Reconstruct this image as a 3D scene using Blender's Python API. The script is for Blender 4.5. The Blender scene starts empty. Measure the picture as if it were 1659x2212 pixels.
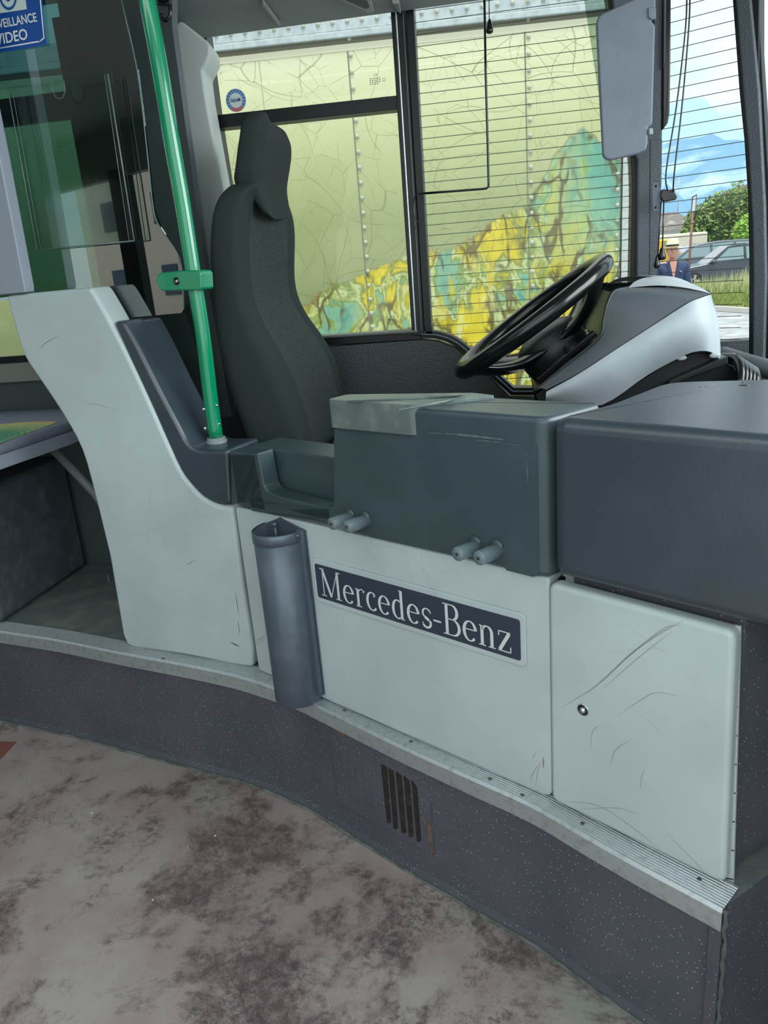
import bpy, bmesh, math, random
import numpy as np
from mathutils import Vector, Matrix
random.seed(7)
S = bpy.context.scene
COL = S.collection
# ------------------------------------------------------------------ camera
F = 1640.0
CX, CY = 829.5, 1106.0
EYE = Vector((0, 0, 1.25))
def _n(v):
    v = np.array(v, float); return v / np.linalg.norm(v)
_zd = _n([420, 5115, F]); _xf = -_n([-10080, 311, F]); _xf = _n(_xf - _zd * (_xf @ _zd))
_yf = np.cross(-_zd, _xf)
M = np.array([_xf, _yf, -_zd])
cam_d = bpy.data.cameras.new('camera'); cam = bpy.data.objects.new('camera', cam_d); COL.objects.link(cam)
cam_d.sensor_fit = 'VERTICAL'; cam_d.sensor_height = 24.0; cam_d.lens = 24.0 * F / 2212.0
cam_d.clip_start = 0.02; cam_d.clip_end = 5000
cm = Matrix.Identity(4)
for i in range(3):
    cm[i][0] = M[i][0]; cm[i][1] = -M[i][1]; cm[i][2] = -M[i][2]; cm[i][3] = EYE[i]
cam.matrix_world = cm
S.camera = cam
# ------------------------------------------------------------------ view
S.view_settings.view_transform = 'Standard'; S.view_settings.look = 'None'
S.view_settings.exposure = 0.0; S.view_settings.gamma = 1.0; S.view_settings.use_curve_mapping = False
S.cycles.max_bounces = 10; S.cycles.transparent_max_bounces = 24
# ------------------------------------------------------------------ sky
W = bpy.data.worlds.new('sky'); S.world = W; W.use_nodes = True
nt = W.node_tree; nt.nodes.clear()
def N(nt, t, **k):
    n = nt.nodes.new(t)
    for a, b in k.items():
        if a.startswith('i_'):
            key = a[2:]; key = int(key) if key.isdigit() else key.replace('_', ' ')
            n.inputs[key].default_value = b
        else: setattr(n, a, b)
    return n
def ramp(nt, stops, interp='LINEAR'):
    r = nt.nodes.new('ShaderNodeValToRGB'); cr = r.color_ramp; cr.interpolation = interp
    while len(cr.elements) < len(stops): cr.elements.new(0.5)
    for e, (p, c) in zip(cr.elements, stops):
        e.position = p; e.color = (*c, 1) if len(c) == 3 else c
    return r
def lin(c):
    return tuple(((x / 255) / 12.92 if x / 255 <= 0.04045 else ((x / 255 + 0.055) / 1.055) ** 2.4) for x in c)
tc = N(nt, 'ShaderNodeTexCoord'); mp = N(nt, 'ShaderNodeMapping'); mp.inputs['Scale'].default_value = (1, 1, 2.6)
no = N(nt, 'ShaderNodeTexNoise', i_Scale=2.4, i_Detail=6.0, i_Roughness=0.55)
sx = N(nt, 'ShaderNodeSeparateXYZ')
gr = ramp(nt, [(0.0, lin((205, 232, 245))), (0.12, lin((190, 226, 244))), (0.28, lin((215, 238, 248))), (0.42, lin((250, 253, 255))), (1.0, lin((225, 240, 250)))])
cl = ramp(nt, [(0.44, (0, 0, 0)), (0.66, (1, 1, 1))])
mx = N(nt, 'ShaderNodeMix', data_type='RGBA'); mx.inputs['B'].default_value = (0.95, 0.98, 1.0, 1)
bg = N(nt, 'ShaderNodeBackground', i_Strength=1.35); wo = N(nt, 'ShaderNodeOutputWorld')
L = nt.links.new
L(tc.outputs['Generated'], mp.inputs[0]); L(mp.outputs[0], no.inputs['Vector']); L(tc.outputs['Generated'], sx.inputs[0])
L(sx.outputs['Z'], gr.inputs[0]); L(no.outputs['Fac'], cl.inputs[0]); L(gr.outputs[0], mx.inputs['A']); L(cl.outputs[0], mx.inputs['Factor'])
L(mx.outputs['Result'], bg.inputs[0]); L(bg.outputs[0], wo.inputs[0])
# ------------------------------------------------------------------ sun, bus ceiling light and added fill lamps
def lamp(name, typ, loc, rot=(0, 0, 0), energy=1, color=(1, 1, 1), **k):
    d = bpy.data.lights.new(name, typ); d.energy = energy; d.color = color
    for a, b in k.items(): setattr(d, a, b)
    o = bpy.data.objects.new(name, d); COL.objects.link(o); o.location = loc; o.rotation_euler = rot; return o
sun = lamp('sun', 'SUN', (0, -5, 20), energy=3.0, color=(1, 0.96, 0.9), angle=math.radians(12))
sun.rotation_euler = Vector((0.12, -0.30, 0.95)).to_track_quat('Z', 'Y').to_euler()
lamp('door_fill', 'AREA', (0.0, -0.9, 1.7), (math.radians(78), 0, 0), energy=22, color=(0.9, 0.99, 1.0), shape='RECTANGLE', size=2.6, size_y=1.8)  # added area lamp outside the door, stands in for daylight
lamp('ceiling_light', 'AREA', (-0.9, 0.75, 2.16), (0, 0, 0), energy=7, color=(0.88, 1.0, 0.98), shape='RECTANGLE', size=2.2, size_y=0.3)
lamp('windscreen_fill', 'AREA', (1.7, 1.0, 1.9), (math.radians(62), 0, math.radians(90)), energy=66, color=(0.92, 0.98, 1.0), shape='RECTANGLE', size=2.0, size_y=1.2)  # added area lamp beyond the windscreen, brightens the dash and cab
# ------------------------------------------------------------------ pixel rays -> points on real planes
def ray(x, y): return Vector((M @ np.array([x - CX, y - CY, F])).tolist())
def Z(x, y, z): r = ray(x, y); return EYE + r * ((z - EYE.z) / r.z)
def Y(x, y, Yv): r = ray(x, y); return EYE + r * (Yv / r.y)
def Xp(x, y, X): r = ray(x, y); return EYE + r * (X / r.x)
def PL(x, y, o, n): r = ray(x, y); return EYE + r * ((o - EYE).dot(n) / r.dot(n))
class Plane:   # vertical plane through two points; out = towards the viewer
    def __init__(s, a, b, off=0.0):
        s.u = Vector((b.x - a.x, b.y - a.y, 0)).normalized()
        s.n = Vector((s.u.y, -s.u.x, 0))
        if s.n.dot(EYE - a) < 0: s.n = -s.n
        s.o = Vector((a.x, a.y, 0)) + s.n * off
    def px(s, x, y): return PL(x, y, s.o, s.n)
    def uz(s, x, y): p = s.px(x, y) - s.o; return (p.dot(s.u), p.z)
    def at(s, u, z, d=0.0): return s.o + s.u * u + Vector((0, 0, z)) + s.n * d
    def shift(s, off):
        q = Plane.__new__(Plane); q.u = s.u; q.n = s.n; q.o = s.o + s.n * off; return q
# ------------------------------------------------------------------ object helpers
def tag(o, label=None, cat=None, group=None, kind=None):
    if label: o['label'] = label
    if cat: o['category'] = cat
    if group: o['group'] = group
    if kind: o['kind'] = kind
    return o
def thing(name, label, cat, loc=(0, 0, 0), group=None, kind=None):
    o = bpy.data.objects.new(name, None); COL.objects.link(o); o.location = loc; o.empty_display_size = 0.05
    return tag(o, label, cat, group, kind)
def obj(name, me, mat, parent=None, smooth=False):
    o = bpy.data.objects.new(name, me); COL.objects.link(o)
    for m in (mat if isinstance(mat, (list, tuple)) else [mat]): me.materials.append(m)
    if smooth: me.polygons.foreach_set('use_smooth', [True] * len(me.polygons))
    if parent is not None:
        o.parent = parent
        w = Vector(parent.location); p = parent.parent
        while p is not None: w += Vector(p.location); p = p.parent
        o.location = -w
    return o
def md(name, verts, faces):
    me = bpy.data.meshes.new(name); me.from_pydata([tuple(v) for v in verts], [], faces); me.validate(); me.update()
    bm = bmesh.new(); bm.from_mesh(me); bmesh.ops.recalc_face_normals(bm, faces=bm.faces); bm.to_mesh(me); bm.free()
    return me
def bev(o, w, seg=3, ang=35, clamp=True):
    b = o.modifiers.new('bevel', 'BEVEL'); b.width = w; b.segments = seg; b.limit_method = 'ANGLE'; b.angle_limit = math.radians(ang)
    b.use_clamp_overlap = clamp
    wn = o.modifiers.new('wn', 'WEIGHTED_NORMAL'); wn.keep_sharp = True; wn.weight = 100
    o.data.polygons.foreach_set('use_smooth', [True] * len(o.data.polygons)); return o
def prism(name, pts, vec, mat, parent=None, bevel=0, seg=3, ang=35, clamp=True):
    n = len(pts); vec = Vector(vec)
    vs = [Vector(p) for p in pts] + [Vector(p) + vec for p in pts]
    fs = [list(range(n)), list(range(2 * n - 1, n - 1, -1))] + [[i, (i + 1) % n, n + (i + 1) % n, n + i] for i in range(n)]
    o = obj(name, md(name, vs, fs), mat, parent)
    if bevel: bev(o, bevel, seg, ang, clamp)
    return o
def box(name, c, s, mat, parent=None, bevel=0, rot=0):
    cx, cy, cz = c; a, b, h = s[0] / 2, s[1] / 2, s[2] / 2
    R = Matrix.Rotation(rot, 3, 'Z')
    pts = [Vector((cx, cy, cz - h)) + R @ Vector(p) for p in ((-a, -b, 0), (a, -b, 0), (a, b, 0), (-a, b, 0))]
    return prism(name, pts, (0, 0, 2 * h), mat, parent, bevel)
def rnd(pts, r, seg=5):   # round the corners of a 2-D polygon
    out = []; n = len(pts); rr = r if isinstance(r, (list, tuple)) else [r] * n
    for i in range(n):
        p0, p, p1 = [Vector(q) for q in (pts[i - 1], pts[i], pts[(i + 1) % n])]
        a, b = p0 - p, p1 - p; k = min(rr[i], a.length * .45, b.length * .45)
        if k < 1e-5: out.append(tuple(p)); continue
        s, e = p + a.normalized() * k, p + b.normalized() * k
        for j in range(seg + 1):
            t = j / seg; out.append(tuple(s * (1 - t) ** 2 + p * 2 * t * (1 - t) + e * t * t))
    return out
def plate(name, plane, uz, depth, mat, parent=None, bevel=0, r=0, seg=3, front=0.0):
    pts = rnd(uz, r) if r else uz
    return prism(name, [plane.at(u, z, front) for u, z in pts], -plane.n * depth, mat, parent, bevel, seg)
def pplate(name, plane, px, depth, mat, parent=None, **k):
    return plate(name, plane, [plane.uz(*p) for p in px], depth, mat, parent, **k)
def spline(pts, n=6):   # catmull-rom
    P = [Vector(p) for p in pts]; P = [P[0] * 2 - P[1]] + P + [P[-1] * 2 - P[-2]]; out = []
    for i in range(1, len(P) - 2):
        a, b, c, d = P[i - 1:i + 3]
        for j in range(n):
            t = j / n; out.append(0.5 * ((2 * b) + (c - a) * t + (2 * a - 5 * b + 4 * c - d) * t * t + (3 * b - a - 3 * c + d) * t ** 3))
    out.append(P[-2]); return out
def tube(name, pts, r, mat, parent=None, seg=12, close=False):
    P = [Vector(p) for p in pts]; n = len(P); vs = []; fs = []; prev = None
    for i in range(n):
        if close: t = P[(i + 1) % n] - P[i - 1]
        else: t = P[min(i + 1, n - 1)] - P[max(i - 1, 0)]
        t.normalize()
        if prev is None:
            prev = t.orthogonal().normalized()
        prev = (prev - t * prev.dot(t)).normalized(); b = t.cross(prev)
        ri = r[i] if isinstance(r, (list, tuple)) else r
        for k in range(seg):
            a = 2 * math.pi * k / seg; vs.append(P[i] + (prev * math.cos(a) + b * math.sin(a)) * ri)
    m = n if close else n - 1
    for i in range(m):
        j = (i + 1) % n
        for k in range(seg): fs.append([i * seg + k, i * seg + (k + 1) % seg, j * seg + (k + 1) % seg, j * seg + k])
    if not close:
        fs.append(list(range(seg))[::-1]); fs.append([(n - 1) * seg + k for k in range(seg)])
    o = obj(name, md(name, vs, fs), mat, parent, smooth=True)
    return o
def loft(name, rings, mat, parent=None, cap=True, smooth=True):
    n = len(rings[0]); vs = [p for r in rings for p in r]; fs = []
    for i in range(len(rings) - 1):
        for k in range(n): fs.append([i * n + k, i * n + (k + 1) % n, (i + 1) * n + (k + 1) % n, (i + 1) * n + k])
    if cap: fs.append(list(range(n))[::-1]); fs.append([(len(rings) - 1) * n + k for k in range(n)])
    return obj(name, md(name, vs, fs), mat, parent, smooth=smooth)
def grid(name, rows, mat, parent=None, smooth=True, closed=False):
    n = len(rows[0]); vs = [p for r in rows for p in r]; fs = []
    for i in range(len(rows) - 1):
        for k in range(n - 1): fs.append([i * n + k, i * n + k + 1, (i + 1) * n + k + 1, (i + 1) * n + k])
    return obj(name, md(name, vs, fs), mat, parent, smooth=smooth)
def sphere(name, c, r, mat, parent=None, seg=16, scale=(1, 1, 1)):
    bm = bmesh.new(); bmesh.ops.create_uvsphere(bm, u_segments=seg, v_segments=seg // 2, radius=1)
    for v in bm.verts: v.co = Vector(c) + Vector((v.co.x * r * scale[0], v.co.y * r * scale[1], v.co.z * r * scale[2]))
    me = bpy.data.meshes.new(name); bm.to_mesh(me); bm.free()
    return obj(name, me, mat, parent, smooth=True)
def text_mesh(s):
    cu = bpy.data.curves.new('t', 'FONT'); cu.body = s; cu.size = 1.0; cu.offset = .018
    o = bpy.data.objects.new('t', cu); COL.objects.link(o)
    dg = bpy.context.evaluated_depsgraph_get(); me = bpy.data.meshes.new_from_object(o.evaluated_get(dg))
    vs = [tuple(v.co) for v in me.vertices]; fs = [list(p.vertices) for p in me.polygons]
    bpy.data.objects.remove(o); bpy.data.curves.remove(cu); bpy.data.meshes.remove(me)
    xs = [v[0] for v in vs]; ys = [v[1] for v in vs]; x0, x1, y0, y1 = min(xs), max(xs), min(ys), max(ys)
    return [((v[0] - x0) / (x1 - x0), (v[1] - y0) / (y1 - y0)) for v in vs], fs
def text(name, s, org, ux, uy, mat, parent, nrm, mirror=False, lift=0.0006):
    v2, fs = text_mesh(s); org, ux, uy = Vector(org), Vector(ux), Vector(uy)
    vs = [org + ux * ((1 - a) if mirror else a) + uy * b + Vector(nrm) * lift for a, b in v2]
    return obj(name, md(name, vs, fs), mat, parent)
# ------------------------------------------------------------------ materials
MATS = {}
def mat(name, c, rough=0.5, metal=0.0, bump=None, var=None, spec=0.5, coat=0.0, speck=None, srgb=True):
    m = bpy.data.materials.new(name); m.use_nodes = True; nt = m.node_tree; b = nt.nodes['Principled BSDF']; l = nt.links.new
    c = lin(c) if srgb else c
    b.inputs['Base Color'].default_value = (*c, 1); b.inputs['Roughness'].default_value = rough
    b.inputs['Metallic'].default_value = metal; b.inputs['Specular IOR Level'].default_value = spec; b.inputs['Coat Weight'].default_value = coat
    t = N(nt, 'ShaderNodeTexCoord'); cur = None
    if var:   # (colour2, scale, lo, hi[, detail])
        n = N(nt, 'ShaderNodeTexNoise', i_Scale=var[1], i_Detail=var[4] if len(var) > 4 else 6.0, i_Roughness=0.6)
        r = ramp(nt, [(var[2], (0, 0, 0)), (var[3], (1, 1, 1))]); x = N(nt, 'ShaderNodeMix', data_type='RGBA')
        x.inputs['A'].default_value = (*c, 1); x.inputs['B'].default_value = (*lin(var[0]), 1)
        l(t.outputs['Object'], n.inputs['Vector']); l(n.outputs['Fac'], r.inputs[0]); l(r.outputs[0], x.inputs['Factor']); cur = x.outputs['Result']
    if speck:  # (colour, scale, size)
        v = N(nt, 'ShaderNodeTexVoronoi', i_Scale=speck[1]); r = ramp(nt, [(speck[2], (1, 1, 1)), (speck[2] * 1.5, (0, 0, 0))]); x = N(nt, 'ShaderNodeMix', data_type='RGBA')
        l(t.outputs['Object'], v.inputs['Vector']); l(v.outputs['Distance'], r.inputs[0]); l(r.outputs[0], x.inputs['Factor'])
        if cur: l(cur, x.inputs['A'])
        else: x.inputs['A'].default_value = (*c, 1)
        x.inputs['B'].default_value = (*lin(speck[0]), 1); cur = x.outputs['Result']
    if cur: l(cur, b.inputs['Base Color'])
    if bump:  # (scale, strength)
        n = N(nt, 'ShaderNodeTexNoise', i_Scale=bump[0], i_Detail=3.0); u = N(nt, 'ShaderNodeBump', i_Strength=bump[1], i_Distance=0.002)
        l(t.outputs['Object'], n.inputs['Vector']); l(n.outputs['Fac'], u.inputs['Height']); l(u.outputs[0], b.inputs['Normal'])
    MATS[name] = m; return m
def glass(name, tint, refl, rough=0.0):
    m = bpy.data.materials.new(name); m.use_nodes = True; nt = m.node_tree; nt.nodes.clear()
    a = N(nt, 'ShaderNodeBsdfTransparent'); a.inputs[0].default_value = (*tint, 1); g = N(nt, 'ShaderNodeBsdfGlossy', i_Roughness=rough)
    lw = N(nt, 'ShaderNodeFresnel', i_IOR=1.45); ml = N(nt, 'ShaderNodeMath', operation='MULTIPLY'); ml.inputs[1].default_value = refl
    mx = N(nt, 'ShaderNodeMixShader'); o = N(nt, 'ShaderNodeOutputMaterial'); l = nt.links.new
    ge = N(nt, 'ShaderNodeNewGeometry'); iv = N(nt, 'ShaderNodeMath', operation='SUBTRACT'); iv.inputs[0].default_value = 1.0; l(ge.outputs['Backfacing'], iv.inputs[1]); m2 = N(nt, 'ShaderNodeMath', operation='MULTIPLY', use_clamp=True)
    l(lw.outputs[0], ml.inputs[0]); l(ml.outputs[0], m2.inputs[0]); l(iv.outputs[0], m2.inputs[1]); l(m2.outputs[0], mx.inputs[0]); l(a.outputs[0], mx.inputs[1]); l(g.outputs[0], mx.inputs[2]); l(mx.outputs[0], o.inputs[0]); return m
def plastic(name, c, rough, scratch, dirt):
    """worn moulded plastic: fine scratches and a few grey scuffs"""
    m = mat(name, c, rough, bump=(900, 0.12)); nt = m.node_tree; b = nt.nodes['Principled BSDF']; l = nt.links.new
    t = N(nt, 'ShaderNodeTexCoord'); cur = None
    base = N(nt, 'ShaderNodeTexNoise', i_Scale=5.0, i_Detail=5.0); br = ramp(nt, [(0.35, lin(tuple(x * .96 for x in c))), (0.7, lin(tuple(min(255, x * 1.03) for x in c)))])
    l(t.outputs['Object'], base.inputs['Vector']); l(base.outputs['Fac'], br.inputs[0]); cur = br.outputs[0]
    nz = N(nt, 'ShaderNodeTexNoise', i_Scale=2.2, i_Detail=1.0); l(t.outputs['Object'], nz.inputs['Vector'])
    for rz, sc, w_, lo in ((0.5, 5.0, .0035, .52), (1.3, 9.0, .006, .56), (-.6, 16.0, .010, .60)):
        mp = N(nt, 'ShaderNodeMapping'); mp.inputs['Rotation'].default_value = (rz, rz * .7, rz); mp.inputs['Scale'].default_value = (1, .45, .7)
        ad = N(nt, 'ShaderNodeMixRGB'); ad.blend_type = 'ADD'; ad.inputs[0].default_value = .5; l(t.outputs['Object'], mp.inputs[0]); l(mp.outputs[0], ad.inputs[1]); l(nz.outputs['Color'], ad.inputs[2])
        v = N(nt, 'ShaderNodeTexVoronoi', i_Scale=sc, feature='DISTANCE_TO_EDGE'); l(ad.outputs[0], v.inputs['Vector']); r = ramp(nt, [(0.0, (1, 1, 1)), (w_, (0, 0, 0))]); l(v.outputs['Distance'], r.inputs[0])
        n = N(nt, 'ShaderNodeTexNoise', i_Scale=sc * .9, i_Detail=3.0, i_Roughness=.7); l(mp.outputs[0], n.inputs['Vector']); r2 = ramp(nt, [(lo, (0, 0, 0)), (lo + .1, (scratch,) * 3)]); l(n.outputs['Fac'], r2.inputs[0])
        mu = N(nt, 'ShaderNodeMath', operation='MULTIPLY'); l(r.outputs[0], mu.inputs[0]); l(r2.outputs[0], mu.inputs[1])
        x = N(nt, 'ShaderNodeMix', data_type='RGBA'); x.inputs['B'].default_value = (*lin(dirt), 1); l(mu.outputs[0], x.inputs['Factor']); l(cur, x.inputs['A']); cur = x.outputs['Result']
    l(cur, b.inputs['Base Color']); return m
m_grey = plastic('grey_plastic', (175, 188, 190), 0.42, 0.3, (112, 120, 122))
m_grey2 = mat('grey_cover', (185, 192, 188), 0.5, bump=(1500, 0.2))
m_silver = mat('silver_plastic', (168, 178, 186), 0.38, bump=(2500, 0.25), var=((150, 158, 164), 6, .4, .7))
m_dark = mat('dark_box_plastic', (54, 70, 75), 0.28, bump=(1400, 0.12), var=((60, 77, 82), 9, .45, .7))
m_lid = mat('worn_lid', (88, 102, 100), 0.36, bump=(600, 0.3), var=((112, 124, 120), 20, .48, .70))
m_leather = mat('dark_leatherette', (45, 57, 66), 0.33, bump=(380, 0.12), var=((53, 65, 74), 7, .45, .7), spec=.8)
m_black = mat('black_plastic', (18, 24, 28), 0.35, bump=(900, 0.2))
m_blackg = mat('black_gloss', (14, 18, 20), 0.16)
m_rubber = mat('black_rubber', (9, 17, 21), 0.4, spec=.35)
m_wall = mat('dark_wall_vinyl', (52, 58, 62), 0.5, bump=(170, 0.8), speck=((150, 160, 160), 160, .06))
m_arch = mat('arch_vinyl', (70, 78, 84), 0.55, bump=(110, 0.9), var=((96, 104, 108), 20, .45, .75))
m_plinth = mat('flecked_vinyl', (74, 76, 86), 0.5, bump=(300, 0.3), speck=((168, 176, 180), 120, .10), var=((84, 86, 94), 5, .4, .7))
m_alu = mat('aluminium', (196, 206, 210), 0.34, metal=0.75, bump=(400, 0.12), var=((166, 174, 172), 70, .5, .75))
m_steel = mat('steel', (200, 204, 206), 0.22, metal=1.0)
m_green = mat('green_enamel', (0, 128, 88), 0.16, coat=0.6)
m_seat = mat('seat_fabric', (42, 50, 50), 0.85, bump=(1600, 0.6), spec=0.2)
m_visor = mat('visor_vinyl', (112, 122, 134), 0.55, bump=(700, 0.3), var=((100, 110, 122), 8, .4, .7))
m_post = mat('post_vinyl', (76, 84, 92), 0.5, bump=(240, 0.9))
m_blue = mat('sign_blue', (22, 74, 150), 0.35)
m_white = mat('sign_white', (215, 222, 222), 0.4)
m_plate = mat('name_plate', (46, 56, 72), 0.38)
m_letter = mat('letter_grey', (196, 206, 204), 0.4)
m_bin = mat('bin_metal', (84, 96, 108), 0.36, metal=0.35, bump=(60, 0.1), var=((98, 110, 120), 16, .5, .75))
m_ceil = mat('ceiling_panel', (116, 124, 122), 0.55, bump=(900, 0.1))
m_ceil2 = mat('ceiling_panel_light', (140, 146, 142), 0.55)
m_lilac = mat('partition_metal', (140, 148, 162), 0.4)
m_glass = glass('window_glass', (0.98, 0.99, 0.98), 0.7)
m_tint = glass('tinted_glass', (0.26, 0.43, 0.42), 7.0)
m_acry = glass('acrylic', (0.92, 0.95, 0.94), 1.0, 0.08)
m_sheet = glass('grey_sheet', (0.62, 0.70, 0.66), 0.3)
m_edge = mat('acrylic_edge', (96, 112, 110), 0.2)
m_wire = mat('demister_wire', (58, 62, 50), 0.5)
m_stripe = None
# knitted centre of the seat
m_knit = mat('seat_knit', (54, 57, 58), 0.85, spec=0.2)
nt = m_knit.node_tree; b = nt.nodes['Principled BSDF']; t = N(nt, 'ShaderNodeTexCoord')
mp = N(nt, 'ShaderNodeMapping'); mp.inputs['Scale'].default_value = (1, 200, 230); v = N(nt, 'ShaderNodeTexVoronoi', i_Scale=1.0); u = N(nt, 'ShaderNodeBump', i_Strength=0.5, i_Distance=0.0015)
r = ramp(nt, [(0.0, lin((64, 72, 71))), (0.6, lin((44, 51, 51)))])
nt.links.new(t.outputs['Object'], mp.inputs[0]); nt.links.new(mp.outputs[0], v.inputs['Vector']); nt.links.new(v.outputs['Distance'], u.inputs['Height']); u.invert = True
nt.links.new(v.outputs['Distance'], r.inputs[0]); nt.links.new(r.outputs[0], b.inputs['Base Color']); nt.links.new(u.outputs[0], b.inputs['Normal'])
# worn floor
m_floor = mat('worn_floor', (124, 114, 112), 0.55, bump=(60, 0.25)); nt = m_floor.node_tree; b = nt.nodes['Principled BSDF']; l = nt.links.new
t = N(nt, 'ShaderNodeTexCoord')
def noise(sc, det=8, rough=.65, dist=0.0, vec=None):
    n = N(nt, 'ShaderNodeTexNoise', i_Scale=sc, i_Detail=det, i_Roughness=rough, i_Distortion=dist); l(vec or t.outputs['Object'], n.inputs['Vector']); return n.outputs['Fac']
def mix(a, bcol, fac):
    x = N(nt, 'ShaderNodeMix', data_type='RGBA'); l(fac, x.inputs['Factor'])
    if isinstance(a, tuple): x.inputs['A'].default_value = (*lin(a), 1)
    else: l(a, x.inputs['A'])
    if isinstance(bcol, tuple): x.inputs['B'].default_value = (*lin(bcol), 1)
    else: l(bcol, x.inputs['B'])
    return x.outputs['Result']
def rr(fac, a, c): r = ramp(nt, [(a, (0, 0, 0)), (c, (1, 1, 1))]); l(fac, r.inputs[0]); return r.outputs[0]
def mul(a, c, op='MULTIPLY'):
    x = N(nt, 'ShaderNodeMath', operation=op); l(a, x.inputs[0])
    if isinstance(c, float): x.inputs[1].default_value = c
    else: l(c, x.inputs[1])
    return x.outputs[0]
c0 = mix((160, 152, 148), (142, 124, 124), rr(noise(2.2), .40, .60))
c0 = mix(c0, (140, 144, 134), rr(noise(1.4, 3), .52, .66))
big = rr(noise(2.6, 9, .72, .3), .50, .56)
fine = rr(noise(34, 9, .8, .5), .40, .56)
c0 = mix(c0, (84, 68, 70), mul(big, mul(mul(fine, .6), .32, 'ADD')))
c0 = mix(c0, (70, 62, 64), mul(mul(rr(noise(3.4, 9, .75, .5), .50, .58), rr(noise(60, 8, .8, .6), .46, .56)), .75))
fine2 = rr(noise(120, 6, .8, 1.5), .60, .68); c0 = mix(c0, (92, 82, 80), mul(fine2, mul(rr(noise(5), .42, .6), 0.6)))
vs = N(nt, 'ShaderNodeTexVoronoi', i_Scale=70.0, feature='DISTANCE_TO_EDGE'); mpv = N(nt, 'ShaderNodeMapping'); mpv.inputs['Scale'].default_value = (.35, 1, 1); mpv.inputs['Rotation'].default_value = (0, 0, .8)
l(t.outputs['Object'], mpv.inputs[0]); l(mpv.outputs[0], vs.inputs['Vector'])
sc = mul(rr(noise(150, 5, .7, 2.5), .58, .64), 0.4); c0 = mix(c0, (186, 180, 174), sc)
l(c0, b.inputs['Base Color'])
# ------------------------------------------------------------------ reference planes
ZP = 0.33                                   # height of the driver's platform
A0 = Z(545, 1443, ZP); C0 = Z(1190, 1727, ZP); D0 = Z(1570, 1915, ZP); L0 = Z(275, 1395, ZP)
PA = Plane(A0, C0); PC = Plane(C0, D0); PLA = Plane(L0, A0)
YW = 2.35
PW = Plane(Vector((-1, YW, 0)), Vector((1, YW, 0)))
def pw(x, y): p = Y(x, y, YW); return p
# ================================================================== SETTING
def struct(o): o['kind'] = 'structure'; return o
# floor
struct(prism('floor', [(-7, -0.15, -.02), (1.1, -0.15, -.02), (1.1, 2.4, -.02), (-7, 2.4, -.02)], (0, 0, .02), m_floor))
# platform path
path_px = [(-700, 1262), (-400, 1300), (-160, 1338), (0, 1362), (120, 1380), (250, 1406), (400, 1434), (500, 1455), (580, 1479), (640, 1500), (700, 1529), (850, 1602), (1000, 1670), (1144, 1734), (1260, 1800), (1370, 1862), (1470, 1915), (1562, 1964)]
path = spline([Z(x, y, ZP) for x, y in path_px], 4)
path = [Vector((p.x, p.y, 0)) for p in path]
def offs(path, d):
    out = []
    for i, p in enumerate(path):
        t = (path[min(i + 1, len(path) - 1)] - path[max(i - 1, 0)]).normalized(); out.append(p + Vector((-t.y, t.x, 0)) * d)
    return out
def sweep(name, path, prof, mat, parent=None, smooth=False):   # prof: (inward, z)
    rows = []
    for d, z in prof: rows.append([p + Vector((0, 0, z)) for p in offs(path, d)])
    return grid(name, rows, mat, parent, smooth=smooth)
back = [Vector((1.0, 2.34, 0)), Vector((-3.2, 2.34, 0)), Vector((-3.2, 1.9, 0))]
inn = offs(path, 0.02)
side_dir = (Z(1659, 2130, 0) - Z(1600, 2180, 0)).normalized()
endp = inn[-1]
struct(prism('floor_platform', [p + Vector((0, 0, ZP - .012)) for p in inn + [endp + side_dir * .9] + back], (0, 0, .008),
       mat('platform_vinyl', (96, 104, 104), 0.45, bump=(90, .35), var=((122, 128, 120), 12, .45, .7), speck=((150, 155, 150), 120, .05))))
b1 = sweep('baseboard_left', path, [(0.004, 0.0), (.006, .006), (.011, .02), (.013, .05), (.014, .2), (.010, ZP - .03), (.05, ZP - .03)], m_plinth)
struct(b1)
sl_ = [p + Vector((0, 0, .001)) for p in offs(path, .003)]; random.seed(5)
tube('sealant_bead', sl_, [.0045 + random.uniform(-.0016, .0014) for _ in sl_], mat('sealant', (104, 112, 108), .7, bump=(120, 1), var=((78, 82, 80), 25, .4, .6)), b1, 8)
# side of the platform, receding to the right
sp = [path[-1] + Vector((0, 0, 0)), path[-1] + side_dir * .9]
struct(prism('baseboard_right', [sp[0] + Vector((0, 0, 0)), sp[1], sp[1] + Vector((0, 0, ZP - .005)), sp[0] + Vector((0, 0, ZP - .005))], Vector((-side_dir.y, side_dir.x, 0)) * .02, m_plinth))
ribs = [(0.0, ZP - .042), (-.003, ZP - .040), (-.003, ZP - .006), (.001, ZP)]
d = .003
for k in range(9): ribs += [(d, ZP + .0), (d + .0012, ZP - .0016), (d + .003, ZP - .0016), (d + .0042, ZP)]; d += .0055
ribs += [(.056, ZP), (.056, ZP - .01)]
t1 = struct(sweep('trim_1', path, ribs, m_alu)); 
m_screw = mat('screw_dirt', (70, 64, 56), .5)
for px, py in ((352 + 0, 1423), (744, 1535), (887, 1602), (1058, 1683), (1128, 1718), (1258, 1779), (1510, 1900)):
    p = Z(px, py, ZP); o = sphere('screw', (0, 0, 0), .0035, m_screw, None, 10, (1, 1, .4)); o.parent = t1; o.location = p + Vector((0, 0, .001))
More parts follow.
